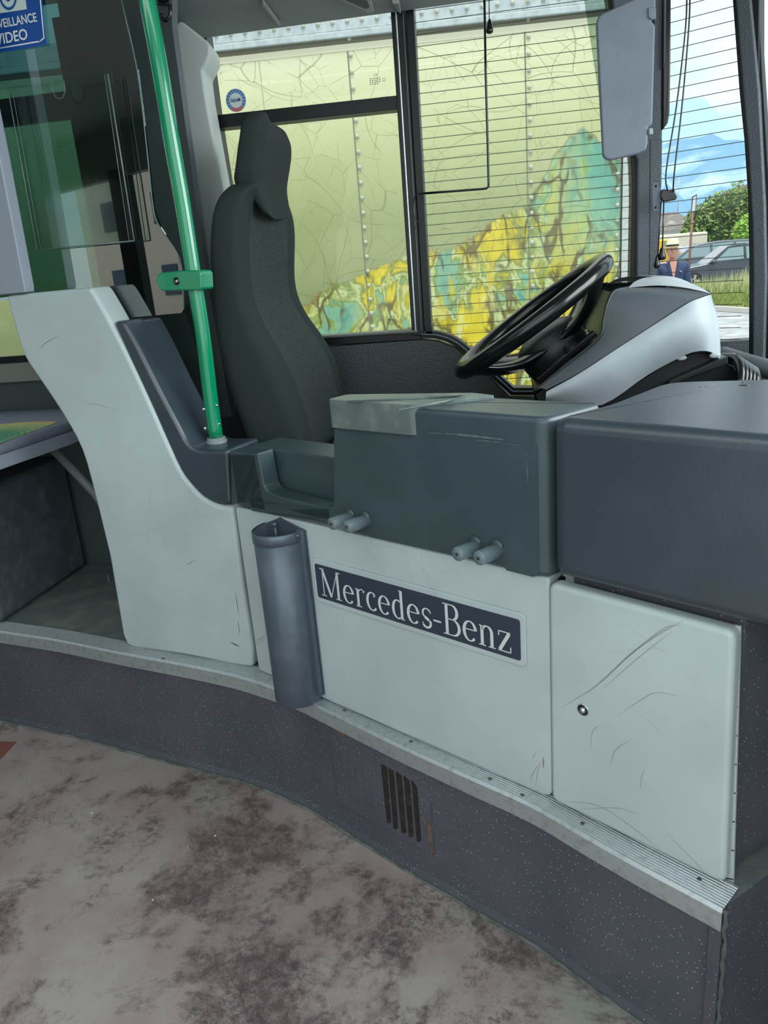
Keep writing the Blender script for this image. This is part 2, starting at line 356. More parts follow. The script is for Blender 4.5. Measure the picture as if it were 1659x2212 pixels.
# vent in the plinth
vent = thing('floor_vent', 'dark vent grille of five vertical slots low on the flecked plinth', 'vent', (0, 0, 0))
vpl = None
slots = [((825, 1648), (838, 1655), (847, 1775), (839, 1776)), ((841, 1655), (853, 1665), (862, 1788), (853, 1788)), ((857, 1664), (870, 1674), (880, 1797), (870, 1797)), ((874, 1673), (887, 1685), (896, 1805), (886, 1806)), ((891, 1682), (903, 1698), (912, 1815), (903, 1816))]
ia = min(range(len(path)), key=lambda i: abs(path[i].x - (-.33))); ib = min(range(len(path)), key=lambda i: abs(path[i].x - (-.13)))
PV = Plane(path[ia] + Vector((0, 0, 0)), path[ib], -.0125)
pplate('grille_plate', PV, [(712, 1568), (925, 1672), (940, 1845), (735, 1735)], .004, m_plinth, vent, r=.012, bevel=.001, front=.003)
m_hole = mat('slot_dark', (30, 28, 26), .9, var=((62, 54, 44), 60, .5, .7))
for s in slots:
    pplate('slot', PV, list(s), .004, m_hole, vent, r=.003, front=.0042)
for k in range(6):
    x = 728 + k * 15.5; y = 1598 + k * 7
    pplate('embossed_rib', PV, [(x, y), (x + 5, y + 3), (x + 14, y + 120), (x + 8, y + 118)], .004, m_plinth, vent, r=.003, front=.0046, bevel=.001)
m_rust = mat('rusty_scrape', (120, 88, 66), .8, var=((90, 74, 62), 80, .4, .6))
pplate('scrape', PV, [(716, 1568), (726, 1571), (752, 1588), (745, 1589)], .004, m_rust, vent, r=.002, front=.0040)
pplate('scrape', PV, [(925, 1772), (931, 1772), (938, 1840), (934, 1848)], .004, m_rust, vent, r=.002, front=.0040)

# ------------------------------------------------------------------ left wall (below and between the windows)
wall = thing('wall_left', None, None, (0, 0, 0), kind='structure')
def ywp(name, px, depth, mat, parent, Yv=YW, **k):
    return prism(name, [Y(x, y, Yv) for x, y in px], (0, depth, 0), mat, parent, **k)
# wall field below driver's windows follows the dipping sill
sill = [(640, 755), (700, 750), (800, 741), (905, 733), (945, 737), (985, 752), (1015, 778), (1060, 818), (1102, 858), (1160, 858)]
low = [(1160, 1000), (1160, 1300), (300, 1300), (300, 900), (480, 900), (480, 770)]
ywp('lower_panel', sill + low, .06, m_wall, wall, YW - .03, bevel=.004)
box('lower_panel_front', (0.93, YW + .02, .55), (.9, .06, .85), m_wall, wall)
xr = Y(482, 400, YW).x
# rear part: strip above the passenger window, pillar between windows, panel under it
xl = Y(150, 150, YW).x
box('pillar_panel', ((xl + xr - .03) / 2, YW + .03, 1.2), (xr - .03 - xl, .06, 2.2), mat('pillar_dark', (62, 72, 76), .6), wall)
zr0 = Y(0, 785, YW).z; zr1 = Y(0, 826, YW).z
box('window_ledge', (-2.9, YW, (zr0 + zr1) / 2), (2 * (2.9 + xl), .05, zr0 - zr1), mat('beige_grey_ledge', (132, 134, 126), .5), wall, bevel=.003)
box('panel_under_window', (-2.9, YW + .03, zr1 / 2), (2 * (2.9 + xl), .05, zr1), mat('dark_panel', (70, 80, 82), .5, bump=(300, .3)), wall)
box('top_rail', (-2.2, YW + .03, 2.16), (6.6, .06, .20), m_ceil2, wall)
# ------------------------------------------------------------------ driver's side windows
def bars(name, pts, w, y0, y1, mat, parent, bevel=.002, close=False):   # flat bar following a polyline on the wall plane; w=(left,right)
    P = [Vector((p.x, p.z)) for p in pts]; n = len(P); a = []; bq = []
    for i in range(n):
        if close: t1 = (P[i] - P[i - 1]).normalized(); t2 = (P[(i + 1) % n] - P[i]).normalized()
        else:
            t1 = (P[i] - P[max(i - 1, 0)]) if i > 0 else (P[1] - P[0]); t2 = (P[min(i + 1, n - 1)] - P[i]) if i < n - 1 else t1; t1.normalize(); t2.normalize()
        t = (t1 + t2).normalized(); nn = Vector((-t.y, t.x)); k = 1 / max(.4, nn.dot(Vector((-t1.y, t1.x))))
        a.append(P[i] + nn * w[0] * k); bq.append(P[i] - nn * w[1] * k)
    vs = []; fs = []
    for i in range(n):
        for q in (a[i], bq[i]):
            for yy in (y0, y1): vs.append((q.x, yy, q.y))
    m = n if close else n - 1
    for i in range(m):
        o = i * 4; p = ((i + 1) % n) * 4
        for s in ((0, 1), (1, 3), (3, 2), (2, 0)): fs.append([o + s[0], o + s[1], p + s[1], p + s[0]])
    if not close: fs.append([0, 1, 3, 2]); e = (n - 1) * 4; fs.append([e, e + 1, e + 3, e + 2])
    o = obj(name, md(name, vs, fs), mat, parent)
    if bevel: bev(o, bevel, 2)
    return o
w1 = thing('window_1', None, None, Y(690, 480, YW), kind='structure')
fy0, fy1 = YW - .035, YW + .02
bars('window_frame', [Y(452, 60, YW), Y(478, 262, YW), Y(505, 430, YW), Y(560, 728, YW)], (.0, .018), fy0, fy1, m_rubber, w1)
bars('window_frame', [Y(433, 60, YW), Y(460, 262, YW), Y(487, 430, YW), Y(540, 728, YW)], (.012, .010), fy0 - .01, fy1, m_black, w1)
bars('middle_rail', [Y(470, 268, YW), Y(872, 225, YW)], (.017, .017), fy0, fy1, m_rubber, w1)
bars('bottom_rail', [Y(500, 748, YW), Y(912, 721, YW)], (.016, .014), fy0, fy1, m_rubber, w1)
bars('bottom_track', [Y(500, 738, YW), Y(905, 713, YW)], (.004, .004), fy0 - .008, fy1, mat('track_grey', (84, 92, 86), .4), w1)
zt = 1.93
def glasspane(name, px, parent, m=m_glass, Yv=YW): return prism(name, [Y(x, y, Yv) for x, y in px], (0, .004, 0), m, parent)
glasspane('upper_pane', [(448, 60), (475, 262), (878, 215), (855, -10)], w1)
glasspane('lower_pane', [(470, 262), (545, 740), (905, 715), (872, 215)], w1, Yv=YW - .012)
bars('pillar_frame', [Y(859, -20, YW), Y(906, 722, YW)], (.018, .018), fy0 - .006, fy1, m_rubber, w1)
bars('pillar_channel', [Y(857, 0, YW), Y(901, 712, YW)], (.0025, .0025), fy0 - .010, fy1, m_alu, w1)
bars('pillar_seal', [Y(872, 0, YW), Y(913, 712, YW)], (.0015, .0015), fy0 - .009, fy1, mat('seal_edge', (70, 84, 86), .4), w1)
w2 = thing('window_2', None, None, Y(1140, 400, YW), kind='structure')
bars('window_frame', [Y(884, -20, YW), Y(925, 700, YW), Y(930, 722, YW)], (.012, .010), fy0, fy1, m_rubber, w2)
curve = spline([Y(912, 716, YW), Y(950, 719, YW), Y(985, 732, YW), Y(1015, 755, YW), Y(1050, 786, YW), Y(1108, 838, YW)], 5) + [Y(1160, 838, YW)]
bars('sill_frame', curve, (.006, .016), fy0, fy1, m_rubber, w2)
bars('sill_bead', [p for p in curve], (-.002, .006), fy0 - .012, fy1, m_bin, w2, bevel=.0015)
edge = spline([Y(1306, -20, YW), Y(1322, 80, YW), Y(1340, 200, YW), Y(1357, 320, YW), Y(1362, 400, YW), Y(1361, 500, YW), Y(1358, 640, YW), Y(1350, 840, YW)], 4)
bars('front_frame', edge, (.03, .002), fy0, fy1, m_rubber, w2)
glasspane('pane', [(880, -15), (925, 705), (945, 712), (985, 730), (1015, 752), (1108, 832), (1352, 832), (1366, 400), (1340, 170), (1312, -15)], w2, Yv=YW)
vs = []; fs = []
zw0, zw1 = Y(897, 76.6, YW).z, Y(933, 704, YW).z; dz = (zw0 - zw1) / 27
def wirebar(vs, fs, a, b, r=.0009):
    k = len(vs)
    for p in (a, b):
        for q in ((0, r), (.0012, 0), (0, -r)): vs.append((p.x, p.y - .003 + q[0], p.z + q[1]))
    fs += [[k, k + 1, k + 4, k + 3], [k + 1, k + 2, k + 5, k + 4], [k + 2, k, k + 3, k + 5]]
for i in range(-4, 34):
    z = zw0 - dz * i
    if z > 1.93: continue
    xa = -.30 + .115 * 0 + (1.95 - z) * 0.0
    xa = Y(897, 76, YW).x
    if z < zw1 - .01: xa = Y(945, 712, YW).x + (zw1 - z) * 1.15
    xb = min(edge, key=lambda p: abs(p.z - z)).x
    wirebar(vs, fs, Vector((xa, YW - .002, z)), Vector((xb, YW - .002, z)))
obj('demister_wires', md('demister_wires', vs, fs), m_wire, w2)
# translucent grey-green sheet in the upper corner
bl = ywp('corner_sheet', [(1259, -20), (1293, 200), (1302, 340), (1345, 340), (1335, 150), (1310, -20)], .003, m_sheet, None, YW - .03)
tag(bl, 'translucent grey-green sheet in the top corner of the wired side window', 'blind')
# stickers on the panes
st = thing('round_sticker', 'round blue and red oil sticker seen reversed on the upper pane', 'sticker', Y(510, 217, YW - .006))
so = Y(510, 217, YW - .003)
def disc(name, c, r0, r1, a0, a1, mat, parent, y, sx=1.0):
    n = 28; vs = []; fs = []
    for i in range(n + 1):
        a = a0 + (a1 - a0) * i / n
        for r in (r0, r1): vs.append((c.x + r * math.cos(a) * sx, y, c.z + r * math.sin(a)))
    for i in range(n): fs.append([2 * i, 2 * i + 1, 2 * i + 3, 2 * i + 2])
    return obj(name, md(name, vs, fs), mat, parent)
R = (Y(489, 217, YW) - so).length
m_sb = mat('sticker_blue', (92, 128, 184), .5); m_sr = mat('sticker_red', (196, 104, 118), .5); m_sw = mat('sticker_white', (206, 222, 218), .5)
disc('backing', so, 0, R, 0, 2 * math.pi, m_sw, st, so.y - .0012)
disc('blue_ring', so, R * .64, R * .97, math.radians(-48), math.radians(232), m_sb, st, so.y - .0018)
disc('red_ring', so, R * .64, R * .97, math.radians(234), math.radians(310), m_sr, st, so.y - .0018)
for k in range(14):
    a = math.radians(-40 + k * 20); disc('tick', so, R * .66, R * .97, a - .02, a + .02, m_sw, st, so.y - .0022)
text('sticker_text', 'Mobil', so + Vector((-R * .46, 0, -R * .14)), (R * .92, 0, 0), (0, 0, R * .34), mat('sticker_ink', (80, 96, 160), .5), st, (0, -1, 0), mirror=True, lift=.003)
def etch(px, py, s):
    e = thing('etched_mark', 'tiny black safety mark etched on the upper pane near the pillar' if py < 300 else 'tiny black safety mark etched low on the sliding pane', 'marking', Y(px, py, YW - .01), 'glass safety marks')
    mi = mat('etch_ink%d' % px, (60, 66, 56), .6); o = Y(px, py, YW - .015)
    for r_ in range(4):
        for c_ in range(5 - (r_ == 3)):
            box('print_row', (o.x - .016 + c_ * .0065, o.y, o.z - r_ * .0045), (.0045, .0004, .0016), mi, e)
    disc('approval_circle', o + Vector((.022, 0, -.006)), .0035, .0045, 0, 6.283, mi, e, o.y)
    bars('diamond', [o + Vector(p) for p in ((-.006, 0, .008), (0, 0, .011), (.006, 0, .008), (0, 0, .005))], (.0004, .0004), o.y, o.y + .0004, mi, e, bevel=0, close=True)
etch(812, 169, 1); etch(849, 690, 1)
# passenger window behind the partition
w3 = thing('window_3', None, None, (-2.2, YW, 1.4), kind='structure')
zb = Y(0, 775, YW).z
glasspane_v = prism('pane', [(-5.6, YW, zb), (xl, YW, zb), (xl, YW, 2.06), (-5.6, YW, 2.06)], (0, .004, 0), m_glass, w3)
box('bottom_seal', (-2.9, YW - .005, zb - .004), (2 * (2.9 + xl), .03, .022), m_rubber, w3)
box('side_seal', (xl, YW - .005, 1.5), (.03, .03, 1.0), m_rubber, w3)
zm = Y(60, 240, YW).z; box('middle_rail', (-2.9, YW - .005, zm), (2 * (2.9 + xl), .03, .07), m_rubber, w3)
for k, x in enumerate((-2.6, -4.1)): box('mullion', (x, YW - .005, 1.5), (.08, .04, 1.0), m_rubber, w3)

# ------------------------------------------------------------------ ceiling
ce = thing('ceiling', None, None, (0, 1.2, 2.1), kind='structure')
xlc = Y(366, 35, 2.27).x
prism('driver_ceiling_panel', [(-.90, 2.29, 1.885), (1.15, 2.29, 1.885), (1.15, 1.25, 2.02), (-.90, 1.25, 2.02)], (0, 0, .05), m_ceil, ce, bevel=.01)
prism('ceiling_panel', [(-6.5, 2.36, 2.10), (1.15, 2.36, 2.10), (1.15, -.15, 2.22), (-6.5, -.15, 2.22)], (0, 0, .05), m_ceil2, ce)
pv = thing('ceiling_vent', 'small recessed vent frame in the ceiling above the side window', 'vent', (-.3, 1.9, 1.95))
def onceil(x, y, lift=0):
    a = Vector((0, 2.29, 1.885)); nrm = Vector((0, .135, 1.04)).normalized(); return PL(x, y, a - nrm * lift, nrm)
prism('vent_frame', [onceil(705, -40), onceil(722, -10), onceil(795, 23), onceil(808, 20), onceil(800, -8), onceil(770, -60)], (0, 0, -.006), m_ceil2, pv, bevel=.002)
prism('vent_opening', [onceil(735, -30), onceil(745, -8), onceil(790, 12), onceil(797, 8), onceil(780, -30)], (0, 0, -.008), m_rubber, pv)
prism('ceiling_rib', [onceil(560, 0), onceil(568, -6), onceil(606, 46), onceil(600, 50)], (0, 0, -.012), m_ceil, ce, bevel=.004)
prism('ceiling_rib', [onceil(846, -4), onceil(862, -4), onceil(866, 18), onceil(862, 19)], (0, 0, -.012), m_ceil, ce, bevel=.004)
# right-hand side of the bus (behind the viewer), windows give the light the glass mirrors
wr = thing('wall_right', None, None, (-4, -.15, 1), kind='structure')
box('lower_panel', (-4.2, -.18, .5), (5.6, .06, 1.0), m_grey2, wr); box('upper_rail', (-4.2, -.18, 2.1), (5.6, .06, .3), m_ceil, wr)
for x in (-1.45, -2.75, -4.0, -5.4, -6.9): box('window_pillar', (x, -.18, 1.45), (.2, .06, 1.1), m_rubber, wr)
for x in (-2.1, -3.37, -4.7, -6.15): box('pane', (x, -.18, 1.45), (1.2, .004, 1.0), m_glass, wr)
box('wall_back', (-7.0, 1.1, 1.05), (.06, 2.5, 2.1), m_rubber)['kind'] = 'structure'
# ================================================================== FRONT POSTS AND QUARTER GLASS
q0 = Y(1430, 540, YW - .02)
PQ = Plane(q0, q0 + Vector((.858, -.513, 0)))
p1 = thing('trim_2', None, None, Y(1395, 600, 2.3), kind='structure')
PP = Plane(Vector((-1, YW - .05, 0)), Vector((1, YW - .05, 0)))
pplate('post_cover', PP, [(1318, -30), (1344, 150), (1366, 320), (1376, 345), (1376, 400), (1374, 760), (1412, 760), (1420, 560), (1428, 400), (1431, 290), (1434, -30)], .07, m_post, p1, bevel=.006)
pplate('post_return', PP.shift(.002), [(1404, 300), (1402, 620), (1417, 620), (1421, 560), (1429, 400), (1431, 300)], .06, m_post, p1, bevel=.003)
pplate('blind_guide', PP.shift(.006), [(1432, -30), (1450, -30), (1449, 120), (1447, 245), (1443, 265), (1431, 282)], .05, m_blackg, p1, bevel=.004)
pplate('guide_edge', PP.shift(.012), [(1434, -30), (1440, -30), (1437, 130), (1433, 148)], .01, m_post, p1, bevel=.002)
p2 = thing('trim_3', None, None, (.63, 2.2, 1.0), kind='structure')
PQ2 = PQ.shift(.02)
pplate('post_rubber', PQ2, [(1580, -30), (1597, 200), (1607, 300), (1615, 420), (1618, 560), (1617, 790), (1640, 790), (1640, -30)], .05, m_rubber, p2, bevel=.003)
pplate('post_cover', PQ2.shift(.012), [(1587, -30), (1605, 200), (1616, 320), (1625, 480), (1627, 600), (1625, 790), (1650, 800), (1655, 600), (1652, 440), (1640, 200), (1619, -30)], .05, m_post, p2, bevel=.005)
pplate('post_seal', PQ2.shift(-.004), [(1610, -30), (1636, -30), (1650, 200), (1662, 400), (1675, 800), (1640, 800)], .03, m_rubber, p2, bevel=.003)
w4 = thing('window_4', None, None, (.55, 2.25, 1.3), kind='structure')
pplate('pane', PQ, [(1425, -20), (1425, 840), (1630, 840), (1600, -20)], .004, m_glass, w4)
vs = []; fs = []
zq0 = PQ.px(1450, 107.6).z; zq1 = PQ.px(1450, 410).z; dq = (zq0 - zq1) / 11
uq0, uq1 = PQ.uz(1420, 400)[0], PQ.uz(1620, 400)[0]
for i in range(-5, 27):
    z = zq0 - dq * i; a = PQ.at(uq0, z, .003); b_ = PQ.at(uq1, z, .003); k = len(vs)
    for p in (a, b_):
        for q in ((0, .0009), (.0012, 0), (0, -.0009)): vs.append(p + PQ.n * q[0] + Vector((0, 0, q[1])))
    fs += [[k, k + 1, k + 4, k + 3], [k + 1, k + 2, k + 5, k + 4], [k + 2, k, k + 3, k + 5]]
obj('demister_wires', md('dw', vs, fs), m_wire, w4)
w5 = thing('window_5', None, None, (1.0, 1.0, 1.4), kind='structure')
e0 = PQ.px(1650, 400); prism('pane', [(e0.x + .02, e0.y - .02, .95), (1.12, 1.3, .95), (1.16, .0, .95), (1.0, .0, 2.0), (.98, 1.3, 2.0), (e0.x - .03, e0.y, 2.0)], (.004, 0, 0), m_glass, w5)
box('dash_below_glass', (.98, 1.2, .46), (.3, 2.2, .9), m_black, w5)
# ================================================================== TRAILER OUTSIDE
ta = Vector((-2.083, 6.41, 0)); tb = Vector((.483, 6.61, 0)); PT = Plane(ta, tb)
uT, nT = PT.u, PT.n
trl = thing('truck_trailer', 'tall riveted trailer with cracked green and yellow painted mural parked beside the bus', 'trailer', PT.at(-3, -.35))
uR = PT.uz(1342, 430)[0]; uL = -11.0; zR = PT.uz(912, 30)[1]
# mural material: cracked pale green field, painted foliage below a rising outline
m_mural = mat('mural', (200, 200, 150), .45); nt = m_mural.node_tree; b = nt.nodes['Principled BSDF']; l = nt.links.new; t = N(nt, 'ShaderNodeTexCoord')
sep = N(nt, 'ShaderNodeSeparateXYZ'); l(t.outputs['Object'], sep.inputs[0])
XX, ZZ = sep.outputs['X'], sep.outputs['Z']
gr_ = ramp(nt, [(0.0, lin((128, 140, 96))), (0.35, lin((154, 165, 114))), (0.62, lin((190, 198, 146))), (0.85, lin((220, 225, 184))), (1.0, lin((236, 234, 206)))])
mr = N(nt, 'ShaderNodeMapRange'); mr.inputs['From Min'].default_value = .9; mr.inputs['From Max'].default_value = 3.0; l(ZZ, mr.inputs['Value']); l(mr.outputs[0], gr_.inputs[0])
mid = noise(.9, 3); base = mix(gr_.outputs[0], (206, 210, 160), mul(rr(mid, .45, .75), .35))
# painted part
mpn = N(nt, 'ShaderNodeMapping'); mpn.inputs['Scale'].default_value = (1.5, 1, 1.0); mpn.inputs['Rotation'].default_value = (0, -.6, 0); l(t.outputs['Object'], mpn.inputs[0]); V = mpn.outputs[0]
mpn2 = N(nt, 'ShaderNodeMapping'); mpn2.inputs['Scale'].default_value = (2.2, 1, .9); mpn2.inputs['Rotation'].default_value = (0, -.5, 0); l(t.outputs['Object'], mpn2.inputs[0]); V2 = mpn2.outputs[0]
ar = ramp(nt, [(0.28, lin((84, 146, 132))), (0.38, lin((128, 178, 146))), (0.43, lin((126, 146, 62))), (0.47, lin((196, 208, 150))), (0.52, lin((124, 138, 52))), (0.57, lin((206, 190, 50))), (0.62, lin((218, 202, 50))), (0.67, lin((206, 212, 156))), (0.75, lin((110, 162, 142)))])
l(noise(1.9, 4, .6, .9, V), ar.inputs[0])
mry = N(nt, 'ShaderNodeMapRange'); mry.inputs['From Min'].default_value = -1.1; mry.inputs['From Max'].default_value = -.3; mry.inputs['To Min'].default_value = .25; l(XX, mry.inputs['Value'])
art = mix(ar.outputs[0], (206, 188, 34), mul(mul(rr(noise(3.0, 3, .5, .8, V2), .52, .58), mry.outputs[0]), .7))
# more teal towards the front end of the trailer
mrx = N(nt, 'ShaderNodeMapRange'); mrx.inputs['From Min'].default_value = .10; mrx.inputs['From Max'].default_value = .75; l(XX, mrx.inputs['Value'])
mrz = N(nt, 'ShaderNodeMapRange'); mrz.inputs['From Min'].default_value = 1.0; mrz.inputs['From Max'].default_value = 1.6; l(ZZ, mrz.inputs['Value'])
tealf = mul(mrx.outputs[0], mrz.outputs[0])
teal = ramp(nt, [(0.3, lin((86, 158, 148))), (0.5, lin((112, 176, 150))), (0.62, lin((150, 176, 100))), (0.75, lin((120, 190, 190)))]); l(noise(2.2, 4, .6, .7, V2), teal.inputs[0])
art = mix(art, teal.outputs[0], mul(tealf, .95))
# dark brush lines
v = N(nt, 'ShaderNodeTexVoronoi', i_Scale=2.2, feature='DISTANCE_TO_EDGE'); nz = N(nt, 'ShaderNodeTexNoise', i_Scale=2.5, i_Detail=2.0); l(V2, nz.inputs['Vector'])
va = N(nt, 'ShaderNodeMixRGB'); va.blend_type = 'ADD'; va.inputs[0].default_value = .7; l(V2, va.inputs[1]); l(nz.outputs['Color'], va.inputs[2]); l(va.outputs[0], v.inputs['Vector'])
dl = ramp(nt, [(0.03, (1, 1, 1)), (0.085, (0, 0, 0))]); l(v.outputs['Distance'], dl.inputs[0])
art = mix(art, (92, 78, 44), mul(mul(dl.outputs[0], rr(noise(3.0, 2), .44, .54)), .85))
# outline of the painting
pts_b = [(300, 1150), (470, 800), (650, 660), (690, 632), (720, 612), (790, 590), (850, 560), (900, 550), (960, 535), (1040, 500), (1090, 455), (1140, 448), (1165, 400), (1200, 330), (1240, 285), (1262, 268), (1290, 300), (1340, 345)]
uzb = [PT.px(*p) for p in pts_b]
fc = N(nt, 'ShaderNodeFloatCurve'); cu = fc.mapping.curves[0]; x0_, x1_ = uzb[0].x, uzb[-1].x
mrb = N(nt, 'ShaderNodeMapRange'); mrb.inputs['From Min'].default_value = x0_; mrb.inputs['From Max'].default_value = x1_; l(XX, mrb.inputs['Value']); l(mrb.outputs[0], fc.inputs['Value'])
cp = [((p.x - x0_) / (x1_ - x0_), p.z / 3.0) for p in uzb]
while len(cu.points) < len(cp): cu.points.new(.5, .5)
for q, (a, b2) in zip(cu.points, cp): q.location = (a, b2); q.handle_type = 'VECTOR'
fc.mapping.update()
hh = mul(fc.outputs[0], 3.0); wob = mul(mul(noise(6, 3), .5, 'SUBTRACT'), .16); hh = mul(hh, wob, 'ADD')
df = mul(hh, ZZ, 'SUBTRACT')
msk = rr(df, 0.0, 0.035)
col = mix(base, art, msk)
rim = ramp(nt, [(0.0, (0, 0, 0)), (0.012, (1, 1, 1)), (0.045, (0, 0, 0))]); l(df, rim.inputs[0])
col = mix(col, (136, 112, 62), mul(rim.outputs[0], mul(rr(noise(2.1, 2), .42, .55), .6)))
# cracks
nz = N(nt, 'ShaderNodeTexNoise', i_Scale=1.0, i_Detail=1.0); l(t.outputs['Object'], nz.inputs['Vector'])
va = N(nt, 'ShaderNodeMixRGB'); va.blend_type = 'ADD'; va.inputs[0].default_value = .6; l(t.outputs['Object'], va.inputs[1]); l(nz.outputs['Color'], va.inputs[2])
for sc_, w_, st_ in ((1.5, .0022, .75), (3.1, .0040, .6), (5.6, .007, .45)):
    v = N(nt, 'ShaderNodeTexVoronoi', i_Scale=sc_, feature='DISTANCE_TO_EDGE'); l(va.outputs[0], v.inputs['Vector']); v.inputs['Randomness'].default_value = 1.0
    r = ramp(nt, [(0.0, (1, 1, 1)), (w_, (.8, .8, .8)), (w_ * 2, (0, 0, 0))]); l(v.outputs['Distance'], r.inputs[0])
    col = mix(col, (120, 118, 66), mul(mul(r.outputs[0], rr(noise(1.7 + sc_ * .2, 2), .40, .5)), st_))
l(col, b.inputs['Base Color'])
def tr_panel(name, u0, u1, z0, z1, d, depth, m, bevel=0):
    return plate(name, PT, [(u0, z0), (u1, z0), (u1, z1), (u0, z1)], depth, m, trl, bevel=bevel, front=d)
seams = [PT.uz(747, 65)[0], PT.uz(1132.5, 18)[0], PT.uz(554, 85)[0]]
edges = [uL] + sorted([seams[0] - 1.26 * k for k in range(1, 7)] + seams[:2]) + [uR]
for i in range(len(edges) - 1):
    if edges[i + 1] - edges[i] < .05: continue
    tr_panel('side_panel', edges[i] + .002, edges[i + 1] - .002, -.2 + .9, zR - .06, 0, .03, m_mural)
tr_panel('body_shell', uL, uR, .7, zR + .06, -.004, 2.45, mat('trailer_shell', (70, 78, 66), .5))
m_rail = mat('rail_aluminium', (196, 208, 210), .5, metal=.15, var=((170, 182, 186), 18, .4, .7))
tr_panel('top_rail', uL, uR, zR - .055, zR + .075, .02, .02, m_rail, .004)
tr_panel('rail_lip', uL, uR, zR - .105, zR - .06, .035, .035, m_rail, .006)
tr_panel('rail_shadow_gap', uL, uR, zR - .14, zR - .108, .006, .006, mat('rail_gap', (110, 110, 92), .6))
tr_panel('rail_edge_tape', uL, uR, zR - .19, zR - .142, .004, .004, mat('cream_tape', (228, 226, 196), .5), .001)
tr_panel('seam_strip', seams[2] - .003, seams[2] + .003, .7, zR - .19, .002, .002, mat('seam_pale', (170, 184, 156), .5))
for s in seams[:2]: tr_panel('seam_line', s - .005, s + .005, .7, zR - .14, .002, .002, mat('seam_dark%.2f' % s, (120, 128, 104), .5))
uP = PT.uz(1366, 430)[0]
tr_panel('corner_post', uR + .004, uP + .06, -.2, zR + .06, .012, .10, mat('corner_post_grey', (190, 200, 198), .5, bump=(200, .3), var=((168, 176, 174), 30, .4, .7)), .004)
tr_panel('corner_groove', uR - .004, uR + .006, -.2, zR, .014, .01, m_rubber)
rbm = bmesh.new(); bmesh.ops.create_uvsphere(rbm, u_segments=12, v_segments=8, radius=.0165)
for v_ in rbm.verts: v_.co.z *= .55
rme = bpy.data.meshes.new('rivet'); rbm.to_mesh(rme); rbm.free(); rme.materials.append(mat('rivet_grey', (178, 182, 166), .4)); rme.polygons.foreach_set('use_smooth', [True] * len(rme.polygons))
rot = nT.to_track_quat('Z', 'Y')
def rivet(u, z, d=.004):
    o = bpy.data.objects.new('rivet', rme); COL.objects.link(o); o.parent = trl; o.rotation_mode = 'QUATERNION'; o.rotation_quaternion = rot
    o.location = PT.at(u, z, d) - Vector(trl.location)
u0, u1 = PT.uz(468.7, 80.7)[0], PT.uz(1206.5, -1)[0]
for i in range(-1, 25): rivet(u0 + (u1 - u0) / 23 * i, zR, .022)
a, c = PT.uz(754.4, 84), PT.uz(803, 676)
for i in range(0, 22): rivet(a[0] + .0 * i, a[1] + (c[1] - a[1]) / 18 * i)
a, c = PT.uz(1141, 42.6), PT.uz(1152, 586.7)
for i in range(0, 21): rivet(a[0], a[1] + (c[1] - a[1]) / 16 * i)
a, c = PT.uz(1336.3, 376), PT.uz(1333, 572)
for i in range(-1, 13): rivet(uR - .03, a[1] + (c[1] - a[1]) / 6 * i)
m_tyre = mat('tyre', (28, 28, 28), .8)
for k in range(3):
    c = PT.at(-4.5 - k * 1.3, .15, -.2); tube('wheel', [c + nT * .12, c - nT * .12], .5, m_tyre, trl, 28)
tr_panel('chassis', uL, uR, .35, .7, -.3, .5, m_rubber)
tr_panel('side_skirt', uL, uR, .15, .72, -.002, .03, m_mural)
# ================================================================== CAB FRONT
# --- long panel with the name plate
cab = thing('cab_front_panel', 'light grey cab panel carrying the dark nameplate below the dark box', 'panel', (A0.x, A0.y, ZP))
P1 = PA.shift(0)
uA, zA = P1.uz(508, 1100); uC = P1.uz(1189, 1500)[0]; zt1 = .757
plate('panel_shell', P1, [(uA, ZP + .002), (uC, ZP + .002), (uC, zt1), (uA, zt1)], .05, m_grey, cab, bevel=.011, r=[.012, .02, .006, .012], seg=4)
un0, zn0 = P1.uz(690, 1285); un1, zn1 = P1.uz(1126, 1338)
zlo, zhi = .5925, .6705
plate('nameplate_recess', P1, [(un0 - .008, zlo - .011), (un1 + .010, zlo - .011), (un1 + .010, zhi + .012), (un0 - .008, zhi + .012)], .004, m_grey, cab, bevel=.0038, r=.012, front=.0038)
npl = plate('nameplate', P1, [(un0, zlo), (un1, zlo), (un1, zhi), (un0, zhi)], .002, m_plate, cab, bevel=.0004, r=.006, front=.0046)
npl['label'] = 'dark blue nameplate with light serif lettering'
